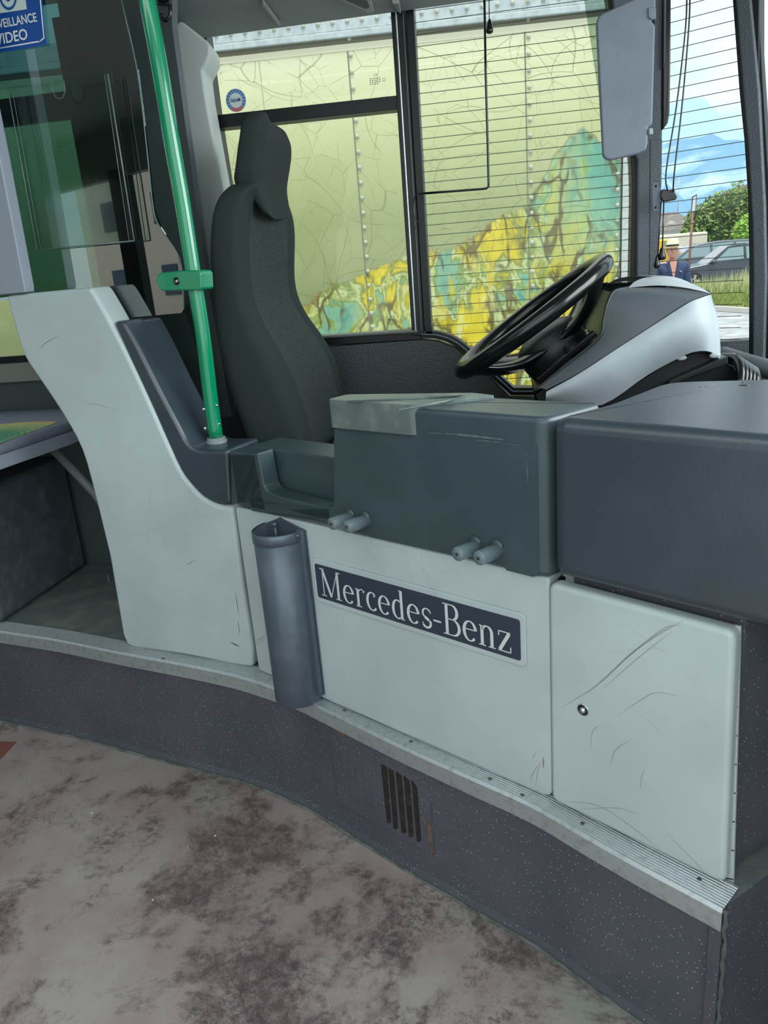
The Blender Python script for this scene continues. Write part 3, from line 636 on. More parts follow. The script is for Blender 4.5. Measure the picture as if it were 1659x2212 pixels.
# serif letters drawn as strokes with changing width (x, y, w), cap height 1
def arc(cx, cy, rx, ry, a0, a1, w0, w1, n=14, wm=None):
    out = []
    for i in range(n + 1):
        t = i / n; a = math.radians(a0 + (a1 - a0) * t)
        th = abs(math.cos(a)); out.append((cx + rx * math.cos(a), cy + ry * math.sin(a), w0 + (w1 - w0) * th))
    return out
TK, TN = .105, .035
def vbar(x, y0, y1, w=TK): return [(x, y0, w), (x, y1, w)]
def hbar(x0, x1, y, w=TN): return [(x0, y, w), (x1, y, w)]
def e_():
    return [arc(.27, .33, .20, .31, 8, 318, TN, TK), hbar(.10, .45, .38)], .56
G = {
 'M': ([vbar(.12, .02, .97, TN * 1.2), vbar(.80, .02, .97, TK), [(.12, .98, TK), (.46, .03, TK)], [(.46, .03, TN), (.80, .98, TN)], hbar(0, .24, .02), hbar(.68, .94, .02), hbar(.0, .2, .98), hbar(.76, .94, .98)], 1.0),
 'e': e_(),
 'r': ([vbar(.13, .02, .62), hbar(.02, .27, .02), hbar(.03, .13, .62), arc(.30, .46, .14, .18, 150, 55, TN, TN), [(.37, .59, .09), (.41, .56, .09)]], .46),
 'c': ([arc(.27, .33, .20, .31, 52, 318, TN, TK), [(.36, .56, .09), (.40, .52, .09)]], .50),
 'd': ([vbar(.42, .02, .98), arc(.26, .33, .18, .31, 60, 300, TN, TK), hbar(.33, .42, .97), hbar(.42, .52, .02)], .60),
 's': ([arc(.22, .49, .14, .15, 35, 245, TN, .07), [(.15, .36, .10), (.30, .27, .10)], arc(.21, .17, .15, .15, 40, -150, .07, TK * .8), [(.07, .06, TN), (.07, .18, TN)], [(.36, .50, TN), (.36, .60, TN)]], .45),
 '-': ([hbar(.02, .30, .33, .06)], .36),
 'B': ([vbar(.15, .02, .98), hbar(.02, .36, .02), hbar(.02, .34, .98), hbar(.15, .36, .52), arc(.34, .75, .18, .23, -90, 90, TN, TK), arc(.36, .27, .22, .25, -90, 90, TN, TK)], .68),
 'n': ([vbar(.12, .02, .62), hbar(.01, .24, .02), hbar(.03, .12, .62), arc(.28, .44, .16, .20, 165, 0, TN, TK), vbar(.44, .02, .44), hbar(.33, .56, .02)], .62),
 'z': ([hbar(.04, .42, .62), hbar(.02, .42, .03), [(.38, .60, TK), (.07, .05, TK)], [(.05, .62, TN), (.05, .48, TN)], [(.42, .03, TN), (.42, .20, TN)]], .50)}
def lettering(name, s, plane, u0, u1, z0, capz, front, mat, parent):
    tot = sum(G[ch][1] for ch in s); k = (u1 - u0) / tot; vs = []; fs = []; x = 0
    for ch in s:
        strokes, adv = G[ch]
        for stn in strokes:
            P = [Vector((p[0] + x, p[1])) for p in stn]; Wd = [p[2] for p in stn]; st0 = len(vs)
            for i, p in enumerate(P):
                t = (P[min(i + 1, len(P) - 1)] - P[max(i - 1, 0)]).normalized(); nn = Vector((-t.y, t.x)) * Wd[i] / 2
                for q in (p + nn, p - nn): vs.append(plane.at(u0 + q.x * k, z0 + q.y * capz, front))
            for i in range(len(P) - 1): o = st0 + 2 * i; fs.append([o, o + 1, o + 3, o + 2])
        x += adv
    return obj(name, md(name, vs, fs), mat, parent)
lettering('lettering', 'Mercedes-Benz', P1, un0 + .015, un1 - .014, zlo + .0085, .063, .0056, m_letter, npl)
# dark sheet that paints the shade seen in the seams
box('seam_backing', (-.2, 1.52, .6), (.1, .1, .1), m_rubber, cab) if False else None
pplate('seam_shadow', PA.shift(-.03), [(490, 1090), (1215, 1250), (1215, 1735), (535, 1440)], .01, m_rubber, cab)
# --- grey side panel that sweeps up behind the seat
sidep = thing('partition_panel', 'tall light grey panel sweeping up from the platform strip left of the bin', 'panel', (L0.x, L0.y, ZP))
o1 = [(192, 621), (202, 633), (236, 692), (280, 779), (324, 874), (358, 951), (388, 1016), (412, 1049), (439, 1076), (472, 1092), (503, 1096), (523, 1260), (545, 1400), (545, 1443), (500, 1437), (400, 1416), (300, 1402), (275, 1393), (264, 1370), (235, 1200), (202, 1066), (175, 972), (135, 897), (84, 820), (51, 769), (30, 705), (12, 638)]
gp = spline([PLA.px(*p) for p in o1[:11]], 3) + [PLA.px(*p) for p in o1[11:14]] + spline([PLA.px(*p) for p in o1[14:19]], 3) + spline([PLA.px(*p) for p in o1[19:]], 3)
prism('panel_shell', gp, -PLA.n * .07, m_grey, sidep, bevel=.012, seg=4, ang=50)
# dark padded insert
cre = [(243, 694), (267, 694), (297, 749), (337, 830), (381, 914), (405, 958), (432, 972), (492, 972), (499, 1088), (472, 1092), (439, 1076), (412, 1049), (388, 1016), (358, 951), (324, 874), (280, 779)]
PI = PLA.shift(-.006)
ip = spline([PI.px(*p) for p in cre[1:8]], 3)
ip = [PI.px(243, 694)] + ip + spline([PI.px(*p) for p in cre[8:]], 3)
prism('padded_insert', ip, -PI.n * .13, m_leather, sidep, bevel=.010, seg=4, ang=38)['label'] = 'dark leather-grained insert along the right edge of the panel'
# dark driver's bulkhead behind pole and insert
bk = thing('driver_bulkhead', 'dark grey bulkhead behind the green pole and tinted glass', 'panel', (-.95, 1.9, ZP))
PB = PLA.shift(-.24)
pplate('bulkhead_sheet', PB, [(240, 640), (395, 660), (440, 800), (470, 1050), (520, 1300), (300, 1300)], .02, mat('bulkhead_dark', (44, 56, 56), .45), bk)
PB2 = PLA.shift(-.34)
pplate('upper_sheet', PB2, [(262, -60), (372, -60), (372, 60), (440, 560), (500, 900), (380, 900), (300, 500)], .02, mat('bulkhead_grey', (84, 92, 94), .5), bk)
# --- tinted glass with its contents
tg = thing('partition_glass', 'dark tinted partition glass behind the acrylic holder', 'glass', PLA.at(*PLA.uz(220, 640)))
PG = PLA.shift(-.075)
gl = [(-220, 660), (-260, -60), (250, -60), (262, 0)] + [(296, 150), (317, 320), (331, 450), (345, 490), (382, 545), (394, 590), (397, 668), (392, 676), (240, 690), (190, 640)]
pplate('pane', PG, gl, .006, m_tint, tg)
eg = spline([PG.px(*p) for p in gl[3:11]], 4); tube('polished_edge', eg, .0016, m_edge, tg, 6)
# acrylic leaflet holder
ah = thing('leaflet_holder', 'empty scratched clear acrylic leaflet holder fixed on the tinted glass', 'holder', PLA.px(180, 540))
PH = PLA.shift(-.048)
m_acry2 = m_acry
hp = [(20, 197), (110, 179), (113, 195), (120, 210), (128, 214), (136, 210), (141, 195), (138, 174), (235, 160), (290, 520), (80, 540)]
pplate('front_sheet', PH, hp, .002, m_acry2, ah)
pplate('back_sheet', PLA.shift(-.066), [(12, 190), (228, 152), (284, 520), (74, 538)], .002, m_acry2, ah)
tube('edge_bead', [PH.px(*p) for p in hp[1:8]], .0009, m_edge, ah, 6)
for a_, b_, r_ in (((18, 197), (80, 540), .0014), ((233, 160), (290, 520), .0018), ((80, 540), (290, 520), .0012), ((226, 162), (279, 520), .001), ((27, 197), (88, 538), .0008)):
    tube('edge_bead', [PH.px(*a_), PH.px(*b_)], r_, m_edge, ah, 6)
# lilac-grey metal strip
pp = pplate('partition_post', PLA.shift(.006), [(-330, -250), (-120, -250), (0, 345), (53, 622), (53, 632), (0, 637), (-260, 672)], .03, m_lilac, None, bevel=.003)
tag(pp, 'pale lilac-grey metal post cover at the far left above the grey panel', 'post')
# video notice
sg = thing('video_notice', 'blue and white video surveillance notice stuck on the tinted glass', 'sign', PLA.px(40, 110))
PS = PLA.shift(-.070)
def sgp(name, px, m, lift, r=0): return plate(name, PS, [PS.uz(*p) for p in px], .0006, m, sg, r=r, front=lift)
sgp('sign_back', [(-62, 124), (-100, -140), (72, -160), (101, 97)], m_blue, 0)
for a_, b_ in (((-56, 114), (84, 90)), ((84, 92), (96, 82)), ((96, 84), (84, -40))):
    tube('border_line', [PS.at(*PS.uz(*a_), .001), PS.at(*PS.uz(*b_), .001)], .0013, m_white, sg, 6)
sgp('pictogram_field', [(-60, 38), (-82, -105), (40, -120), (58, 20)], mat('sign_pale', (196, 212, 205), .5), .0007)
pc = PS.at(*PS.uz(18, -8), .0014); ue = PS.u
def ring(name, c, r0, r1, m, plane, lift, n=32):
    vs = []; fs = []
    for i in range(n):
        a = 2 * math.pi * i / n
        for r in (r0, r1): vs.append(c + plane.u * r * math.cos(a) + Vector((0, 0, r * math.sin(a))) + plane.n * lift)
    for i in range(n): j = (i + 1) % n; fs.append([2 * i, 2 * i + 1, 2 * j + 1, 2 * j])
    return obj(name, md(name, vs, fs), m, sg)
rs = (PS.px(18, 22) - PS.px(18, -8)).length
ring('lens_ring', pc, rs * .80, rs, m_blue, PS, .0003); ring('lens_pupil', pc, 0.0001, rs * .38, m_blue, PS, .0003)
def ptext(s, bl, br, tl, m):
    o, ox, oy = PS.px(*bl), PS.px(*br), PS.px(*tl); text('sign_text', s, o, ox - o, oy - o, m, sg, PS.n, lift=.0016)
ptext('SURVEILLANCE', (-28, 67), (82, 47), (-32, 48), m_white)
ptext('VIDEO', (-6, 98), (62, 85), (-10, 75), m_white)
# --- green pole
gpole = thing('grab_pole', 'green enamelled grab pole curving up in front of the driver seat', 'pole', Z(467, 945, .895))
base = Z(467, 948, .895); PGp = Plane(base, base + PLA.u)
pp_ = spline([PGp.px(*p) for p in ((467, 945), (455, 860), (440, 735), (420, 605), (396, 450), (370, 300), (344, 140), (318, 0), (296, -110), (270, -240))], 4)
tube('tube', pp_, .0172, m_green, gpole, 20)
tube('base_collar', [base + Vector((0, 0, -.012)), base + Vector((0, 0, -.004)), base + Vector((0, 0, -.003)), base + Vector((0, 0, .004))], [.024, .026, .023, .022], mat('collar_grey', (120, 130, 134), .5), gpole, 24)
for x, y in ((449, 881), (452, 922)):
    p = PGp.px(x, y) + PGp.n * .0155; sphere('rivet', p, .0046, m_steel, gpole, 12)
for x, y in ((470, 875), (475, 915)):
    sphere('rivet', PGp.px(x, y) + PGp.n * .003, .0036, m_steel, gpole, 10)
clamp = thing('pole_clamp', 'green clamp with a black socket bolt gripping the pole', 'clamp', PGp.px(400, 607))
PCl = PGp.shift(.012)
cl_ = [(344, 604), (347, 594), (356, 588), (400, 584), (436, 583), (441, 590), (443, 622), (439, 627), (400, 627), (358, 628), (348, 621)]
o = pplate('clamp_body', PCl, cl_, .045, m_green, clamp, bevel=.007, seg=4, front=.012)
c_ = PCl.px(389, 607) + PCl.n * .012; tube('bolt', [c_ - PCl.n * .004, c_ + PCl.n * .0012], .0085, m_blackg, clamp, 18)
ringv = tube('bolt_socket', [c_ + PCl.n * .0010, c_ + PCl.n * .0018], .0038, m_steel, clamp, 6)
# --- coat hook
hk = thing('coat_hook', 'black coat hook under the ceiling beside the green pole', 'hook', (-.78, 1.9, 1.9))
PHk = Plane(Vector((-1, 1.95, 0)), Vector((1, 1.95, 0)))
h0 = PHk.px(354, 4); tube('mounting_disc', [h0 + Vector((0, 0, .012)), h0 + Vector((0, 0, .004)), h0 - Vector((0, 0, .004))], [.016, .019, .017], m_blackg, hk, 20)
tube('hook_arm', spline([PHk.px(*p) for p in ((366, 10), (368, 25), (366, 38), (358, 44), (350, 40), (348, 30))], 4), .0045, m_blackg, hk, 10)
# --- pillar cover behind the seat
pcv = thing('pillar_cover', 'light grey moulded pillar cover with a bulged top behind the seat', 'cover', (-.8, 2.2, .9))
PK = Plane(Vector((-1, 2.16, 0)), Vector((1, 2.16, 0)))
ck = [(368, 62), (385, 45), (392, 44), (448, 88), (455, 98), (454, 120), (446, 140), (438, 152), (445, 205), (478, 385), (520, 620), (560, 880), (470, 880), (440, 600), (405, 330)]
prism('cover_shell', [PK.px(*p) for p in ck], (-.02, .13, 0), m_grey2, pcv, bevel=.014, seg=4, ang=40)
# ================================================================== DARK BOX (cash desk)
desk = thing('cash_desk', 'dark grey plastic cash desk with low tray bay left of its tall box', 'desk', (-.1, 1.3, .757))
P2 = PA.shift(.008)
zb_ = .757
FL = P2.px(722, 900); FR = P2.px(1181, 1000); FL.z = FR.z = 0
BR = Z(1300, 870, 1.02); B1 = Z(1060, 857, 1.02); BL = Z(742, 870, 1.02) + Vector((.0, .05, 0))
fp = [FL, FR, BR, B1, BL]; fp = [Vector((p.x, p.y, 0)) for p in fp]
f2 = rnd([(p.x, p.y) for p in fp], [.01, .022, .01, 0, .01], 3)
prism('tall_box', [Vector((x, y, zb_ + .001)) for x, y in f2], (0, 0, .262), m_dark, desk, bevel=.011, seg=5, ang=55, clamp=False)
# front skirt (steps along its lower edge)
sk = [(722, 930), (722, 1131), (796, 1150), (801, 1160), (1088, 1222), (1094, 1232), (1150, 1246), (1164, 1244), (1160, 962), (1120, 958)]
pplate('front_skirt', P2.shift(.0004), sk, .02, m_dark, desk)
# tray bay to the left
tr = [(497, 979), (556, 979), (562, 1010), (570, 1050), (578, 1062), (600, 1072), (690, 1094), (716, 1095), (728, 1085), (728, 1135), (600, 1098), (540, 1090), (499, 1088)]
pplate('tray_front', P2, tr, .045, m_dark, desk, bevel=.004, seg=3)
ztr = P2.px(530, 979).z
PBk = Plane(Z(556, 979, ztr), Z(722, 968, ztr))
pbk = PA.shift(-.045)
q = [pbk.px(*p) for p in ((540, 974), (735, 967), (740, 1100), (560, 1075))]
zz = ztr
def onp(u, z): return pbk.at(u, z)
ua, ub = pbk.uz(520, 1000)[0], pbk.uz(742, 1000)[0]; u_a = P2.uz(497, 979)[0]
prism('tray_back', [pbk.at(u_a, .765), pbk.at(ub, .765), pbk.at(ub, zz), pbk.at(u_a, zz)], -PA.n * .095, m_dark, desk, bevel=.004)
u_a = P2.uz(497, 979)[0]
prism('tray_end', [P2.at(u_a, zb_ + .01), P2.at(u_a + .10, zb_ + .01), P2.at(u_a + .085, ztr), P2.at(u_a, ztr)], -PA.n * .054, m_dark, desk, bevel=.002)
prism('tray_floor', [P2.at(u_a + .05, .785), P2.at(ub, .805), P2.at(ub, .78), P2.at(u_a + .05, .76)], -PA.n * .08, m_dark, desk)
prism('tray_step', [pbk.at(ua + .035, .80, .03), pbk.at(ua + .135, .80, .03), pbk.at(ua + .105, .835, .03), pbk.at(ua + .04, .838, .03)], -PA.n * .04, m_dark, desk, bevel=.005)
# lid
lt = [Z(742, 873, 1.022) , Z(905, 893, 1.022)]
LFr = P2.px(898, 960); LFl = P2.px(719, 900)
lf = [Vector((LFl.x, LFl.y, 0)) + P2.n * .005, Vector((LFr.x, LFr.y, 0)) + P2.n * .005]
BLl = Z(1070, 857, 1.024); BLm = Z(1022, 852, 1.024)
lidp = [(lf[0].x - .004, lf[0].y - .002), (lf[1].x, lf[1].y), (BLl.x, BLl.y + .005), (BLm.x, BLm.y + .008), (BL.x - .005, BL.y + .01)]
lid = prism('lid', [Vector((x, y, .972)) for x, y in rnd(lidp, [.012, .01, .006, .01, .01], 4)], (0, 0, .054), m_lid, desk, bevel=.009, seg=4, ang=40)
lid['label'] = 'worn lighter grey lid with a recessed triangular top'
rc = [Z(752, 869, 1.027), Z(1000, 856, 1.027), Z(850, 884, 1.027)]
tube('recess_ridge', [Z(750, 868, 1.027), Z(900, 861, 1.027), Z(1005, 856, 1.027), Z(960, 868, 1.027), Z(860, 886, 1.027)], .0022, m_lid, lid, 8)
# coin pegs
m_peg = mat('peg_grey', (104, 120, 126), .35)
def make_peg(b_px, lab):
    b0 = P2.px(*b_px); t = thing('coat_peg', lab, 'peg', b0, 'pegs under the cash desk')
    dr = (P2.n + PA.u * -.10 + Vector((0, 0, .02))).normalized()
    tube('peg_cylinder', [b0 - dr * .01, b0 + dr * .048, b0 + dr * .050], [.0125, .0125, .0115], m_peg, t, 20)
    tube('peg_socket', [b0 + dr * .049, b0 + dr * .0507], .003, mat('peg_hole', (60, 44, 40), .6) if 'peg_hole' not in MATS else MATS['peg_hole'], t, 10)
    tube('peg_recess', [b0 - P2.n * .002 + Vector((-.002, 0, .006)), b0 + P2.n * .0035 + Vector((-.002, 0, .006))], .0128, m_dark, t, 20)
    return t
def copy_tree(o, parent=None, delta=Vector((0, 0, 0)), label=None):
    c = o.copy(); COL.objects.link(c)
    if parent is None: c.location = Vector(o.location) + delta
    else: c.parent = parent
    if label: c['label'] = label
    for ch in list(o.children): copy_tree(ch, c)
    return c
pegs = [((759, 1118), 'stubby grey peg under the desk edge, leftmost of four'), ((792, 1124), 'stubby grey peg just right of the leftmost one'),
        ((1030, 1180), 'stubby grey peg, left one of the right-hand pair'), ((1076, 1188), 'stubby grey peg, rightmost of four')]
pg0 = make_peg(*pegs[0])
for px, lab in pegs[1:]:
    copy_tree(pg0, None, P2.px(*px) - P2.px(*pegs[0][0]), lab)
# ================================================================== DASH AND LOCKER
dash = thing('dash_cover', 'big dark leatherette dash cover over the locker at the right', 'cover', (.4, 1.2, .77))
P3 = PC.shift(.012)
ud0 = P3.uz(1184, 1000)[0]; a = P3.at(ud0, 0); e = P3.at(ud0 + 1.1, 0)
zd = 1.022
bk1 = Z(1302, 872, zd); bk2 = Z(1432, 822, zd); bk3 = Z(1665, 816, zd)
dp = rnd([(a.x, a.y), (e.x, e.y), (1.15, 1.9), (bk3.x + .5, bk3.y + .05), (bk3.x, bk3.y), (bk2.x, bk2.y), (bk1.x, bk1.y)], [.03, 0, 0, 0, .03, .05, .03], 3)
prism('cover_shell', [Vector((x, y, .768)) for x, y in dp], (0, 0, zd - .768), m_leather, dash, bevel=.022, seg=6, ang=55, clamp=False)
for x, y, r_ in ((1609, 831, .009), (1512, 835, .002), (1526, 835, .002), (1605, 826, .003)):
    p = Z(x, y, zd + .0004); tube('drilled_hole', [p - Vector((0, 0, .002)), p], r_, m_black, dash, 14)
lkr = thing('locker', 'low locker with light grey door, round lock and arc-shaped scuffs under the dash cover', 'locker', Vector((D0.x, D0.y, ZP)))
P4 = PC.shift(.006)
ul, zl0 = P4.uz(1184, 1300); ur = P4.uz(1588, 1400)[0]; ur2 = P4.uz(1569, 1900)[0]
lk = plate('door', P4, [(ul, ZP + .004), (ur2 - .002, ZP + .004), (ur - .002, .752), (ul, .752)], .03, m_grey, lkr, bevel=.009, r=.016, seg=4)
lc = P4.px(1260, 1533)
tube('lock_ring', [lc, lc + P4.n * .0012], .0105, m_alu, lk, 24); tube('lock_well', [lc, lc + P4.n * .0014], .0092, m_blackg, lk, 24)
sphere('lock_core', lc + P4.n * .001, .0058, m_steel, lk, 14, (1, 1, 1))
PLk = PC.shift(-.016)
pplate('hinge_strip', PLk, [(1583, 1350), (1600, 1353), (1584, 1916), (1566, 1912)], .004, mat('hinge_white', (176, 184, 186), .4, bump=(30, .2)), lk)
for y in range(1400, 1900, 62): pplate('hinge_gap', PLk.shift(.0006), [(1584 - (y - 1350) * .03, y), (1599 - (y - 1350) * .028, y + 3), (1599 - (y - 1350) * .028, y + 5), (1584 - (y - 1350) * .03, y + 2)], .001, m_rubber, lk)
ca = PC.at(0, 0, -.026); 
cb0 = PC.shift(-.03)
u0_, u1_ = cb0.uz(1240, 1400)[0], cb0.uz(1600, 1500)[0]
c1 = cb0.at(u0_, 0); c2 = cb0.at(u1_, 0)
prism('carcass', [Vector((c1.x, c1.y, ZP)), Vector((c2.x, c2.y, ZP)), Vector((c2.x, c2.y, ZP)) + side_dir * .8, Vector((c1.x, c1.y, ZP)) + side_dir * .8 + Vector((-.05, .1, 0))], (0, 0, .766 - ZP), m_plinth, lkr)
# torn rubber edge at the corner
ed = thing('corner_edging', 'torn grey rubber edging down the platform corner', 'edging', (path[-1].x, path[-1].y, 0))
cp_ = path[-1]; random.seed(3); pts = []
for i in range(30):
    z = ZP - i * ZP / 29; pts.append(Vector((cp_.x + .004 + random.uniform(-.002, .002), cp_.y - .002 + random.uniform(-.002, .002), z)))
tube('edging_strip', pts, [.0035 + random.uniform(-.0014, .0014) for _ in pts], mat('torn_grey', (78, 82, 84), .7, bump=(90, 1)), ed, 8)
# --- scuffs and wear that the panels carry
m_scuff = mat('scuff_grey', (138, 148, 150), .5); m_scuffd = mat('scuff_dark', (84, 86, 86), .6); m_wear = mat('wear_pale', (92, 108, 112), .4, var=((58, 74, 80), 60, .45, .6))
def ribbon(name, plane, px, w, m, parent, front=.0004):
    P = [plane.uz(*p) for p in px]; P = [Vector((a, b)) for a, b in P]; P = [Vector((p.x, p.y)) for p in spline([Vector((p.x, p.y, 0)) for p in P], 6)]; vs = []; n = len(P)
    for i, p in enumerate(P):
        t = (P[min(i + 1, n - 1)] - P[max(i - 1, 0)]).normalized(); k = w * math.sin(math.pi * (i + .35) / (n - .3)) / 2; nn = Vector((-t.y, t.x)) * k
        for q in (p + nn, p - nn): vs.append(plane.at(q.x, q.y, front))
    return obj(name, md(name, vs, [[2 * i, 2 * i + 1, 2 * i + 3, 2 * i + 2] for i in range(n - 1)]), m, parent)
for pts, w in (([(1206, 1532), (1290, 1480), (1360, 1415), (1420, 1372), (1476, 1340)], .0022), ([(1260, 1506), (1350, 1425), (1430, 1360), (1470, 1350)], .0014), ([(1300, 1490), (1380, 1420), (1450, 1365)], .001), ([(1330, 1548), (1380, 1515), (1418, 1496), (1470, 1505)], .0009), ([(1276, 1620), (1280, 1580), (1300, 1565)], .0009), ([(1318, 1655), (1330, 1620), (1360, 1600)], .0012), ([(1383, 1705), (1386, 1680), (1392, 1662)], .0008), ([(1205, 1730), (1290, 1740), (1370, 1790), (1440, 1850)], .001), ([(1230, 1750), (1330, 1745), (1380, 1760)], .0008), ([(1440, 1800), (1500, 1860), (1530, 1895)], .001)):
    ribbon('scuff_mark', P4, pts, w, m_scuff, lk)
for pts, w in (([(1145, 1690), (1152, 1670), (1165, 1650)], .0014), ([(1158, 1700), (1160, 1675), (1170, 1640)], .001), ([(1150, 1640), (1158, 1625)], .001), ([(548, 1385), (566, 1378), (580, 1362)], .002), ([(552, 1392), (575, 1380)], .0012)):
    ribbon('scuff_mark', P1, pts, w, m_scuff, cab)
ribbon('rub_mark', P1, [(1174, 1635), (1174, 1660)], .003, mat('rub_brown', (150, 122, 100), .7), cab)
for pts, w, m in (([(497, 1387), (508, 1392), (518, 1397)], .004, m_scuffd), ([(508, 1280), (512, 1300), (516, 1330)], .0016, m_scuffd), ([(514, 1340), (518, 1370)], .0016, m_scuffd), ([(83, 757), (100, 740), (133, 722)], .0009, m_scuffd), ([(180, 868), (215, 875), (250, 884)], .0008, m_scuff), ([(400, 1222), (412, 1215), (422, 1209)], .0009, m_scuffd), ([(232, 1238), (236, 1260)], .0012, m_scuff)):
    ribbon('scuff_mark', PLA, pts, w, m, sidep)
for pts, w in (([(915, 934), (985, 938), (1060, 946), (1128, 954)], .0035), ([(1000, 948), (1080, 955), (1132, 962)], .002), ([(1139, 975), (1140, 1010), (1141, 1060)], .0016)):
    ribbon('wear_mark', P2, pts, w, m_wear, desk, .0010)
random.seed(2)
for k, (x, y) in enumerate(((1057, 1952), (1398, 2197), (318, 1632), (400, 1652), (598, 1694), (198, 1757), (330, 1945), (465, 1806))):
    p = Z(x, y, 0); c = sphere('crumb', (0, 0, 0), .0022, m_white, None, 8, (1.2, 1, .6)); c.location = p + Vector((0, 0, .0012)); tag(c, 'tiny white crumb lying on the worn floor', 'crumb', 'crumbs on the floor')
fpp = prism('floor_plate', [Z(-120, 1598, .0004), Z(36, 1603, .0004), Z(-4, 1645, .0004), Z(-120, 1700, .0004)], (0, 0, .0012), mat('brick_red', (130, 82, 72), .6), None)
tag(fpp, 'rust-red floor plate whose corner shows at the left edge', 'plate')
# ================================================================== BIN
bn = thing('waste_tube', 'slate-blue half-round metal waste tube on the grey cab panel', 'bin', PA.px(620, 1520))
PBn = PA.shift(.004)
uL_, _z = PBn.uz(581, 1180); uR_ = PBn.uz(662, 1244)[0]; uF = PBn.uz(678, 1308)[0]
ztop = PBn.px(600, 1136).z; zbot = .327
cxu = (uL_ + uR_) / 2; hw = (uR_ - uL_) / 2 
def dpt(t, r=1.0, dd=.070):
    a = math.pi * t; return (cxu - hw * r * math.cos(a), dd * r * math.sin(a) ** .9)
def dring(z, r, n=28): return [PBn.at(dpt(i / n, r)[0], z, max(dpt(i / n, r)[1], 0)) for i in range(n + 1)]
rows = [dring(zbot, .97), dring(zbot + .004, 1.0), dring(ztop, 1.0), dring(ztop + .001, .96), dring(ztop - .1, .955), dring(zbot + .01, .955)]
grid('tube_shell', rows, m_bin, bn)
prism('tube_bottom', dring(zbot + .006, .98), (0, 0, .003), m_bin, bn)
rows = [dring(ztop - .022, 1.0), dring(ztop - .021, 1.035), dring(ztop + .001, 1.035), dring(ztop + .0025, 1.0)]
grid('rim_band', rows, m_bin, bn)
plate('back_plate', PBn, [(uL_ - .001, zbot + .02), (uF, zbot + .02), (uF, ztop + .004), (cxu - .01, ztop + .02), (uL_, ztop)], .004, m_bin, bn, bevel=.001)
plate('side_flange', PBn, [(uF - .015, zbot + .02), (uF, zbot + .02), (uF, ztop + .006), (uF - .018, ztop + .006)], .01, m_bin, bn, bevel=.0015, front=.012)
r0 = PBn.at(uF - .009, ztop - .004, .014); sphere('rivet', r0, .0045, m_bin, bn, 12)
r1 = PBn.at(cxu - .012, ztop, .012); tube('liner_pin', [r1 - Vector((0, 0, .05)), r1 + Vector((0, 0, .006))], .003, m_bin, bn, 8); sphere('liner_knob', r1 + Vector((0, 0, .008)), .006, m_bin, bn, 12)
# ================================================================== DRIVER SEAT
seat = thing('driver_seat', 'high-backed driver seat in charcoal fabric with moulded headrest', 'seat', (-.55, 1.92, ZP))
yn, yf_ = 1.775, 2.19
tbl = [  # pixel y, left silhouette, near/front seam, far/front silhouette
    (402, 462, 556, 629), (425, 449, 536, 634), (470, 443, 527, 649), (530, 440, 524, 652), (600, 441, 527, 650), (660, 443, 536, 656), (720, 450, 560, 684), (780, 461, 596, 728), (840, 476, 626, 752), (900, 497, 648, 762), (960, 522, 668, 768), (1060, 545, 690, 780)]
def ringsec(xb, xfn, xff, y0, y1, z, dish=.03, n=36, ex=.42):
    out = []
    for i in range(n):
        a = 2 * math.pi * i / n; ca_, sa = math.cos(a), math.sin(a)
        px_ = math.copysign(abs(ca_) ** ex, ca_); py_ = math.copysign(abs(sa) ** ex, sa)
        yy = (y0 + y1) / 2 + py_ * (y1 - y0) / 2; tt = (py_ + 1) / 2
        xf = xfn + (xff - xfn) * tt
        x = (xb + xf) / 2 + px_ * (xf - xb) / 2
        if px_ > 0: x -= dish * max(0, 1 - (py_ / .8) ** 2) * px_
        out.append(Vector((x, yy, z)))
    return out
rings = []
for (y, a_, b_, c_) in tbl:
    pA = Y(a_, y, yn); pB = Y(b_, y, yn); pC = Y(c_, y, yf_)
    k = 0 if y > 425 else (.012 if y == 425 else .03)
    rings.append(ringsec(pA.x + k * .3, pB.x - .004, pC.x, yn + k, yf_ - k, pA.z, dish=.028 if y > 430 else .012))
rings.reverse()
top = rings[-1]; cen = sum(top, Vector()) / len(top)
rings.append([cen + (p - cen) * .8 + Vector((0, 0, .012)) for p in top])
m_b = loft('backrest', rings, [m_seat, m_knit], seat)
m_b.modifiers.new('s', 'SUBSURF').levels = 1; m_b.modifiers['s'].render_levels = 2
for p in m_b.data.polygons:
    c = p.center
    if p.normal.x > .35 and abs(c.y - 1.98) < .135 + max(0, .0) and c.z > .8: p.material_index = 1
# bolster piping
def fx(y_, z_):   # front surface x at a height (linear in table)
    return None
def seam(name, pts, yv):
    return tube(name, [Y(x, y, yv) + Vector((.004, 0, 0)) for x, y in pts], .0022, m_seat, seat, 6)
# headrest
hr = []
for (y, a_, b_, c_, sh) in [(470, 560, 578, 628, .05), (440, 556, 574, 630, .03), (400, 486, 562, 628, .01), (370, 493, 566, 629, 0), (330, 497, 570, 635, 0), (300, 502, 573, 636, -.006), (276, 505, 576, 634, -.006), (258, 508, 578, 624, .0), (246, 516, 578, 608, .014), (241, 534, 572, 590, .04)]:
    y0h, y1h = 1.82 + sh, 2.14 - sh
    pA = Y(a_, y, y0h); pB = Y(b_, y, y0h); pC = Y(c_, y, y1h)
    hr.append(ringsec(pA.x, pB.x, max(pC.x, pB.x - .03), y0h, y1h, pA.z, dish=.015, ex=.55))
hd = loft('headrest', hr, m_seat, seat); hd.modifiers.new('s', 'SUBSURF').render_levels = 2; hd.modifiers['s'].levels = 1
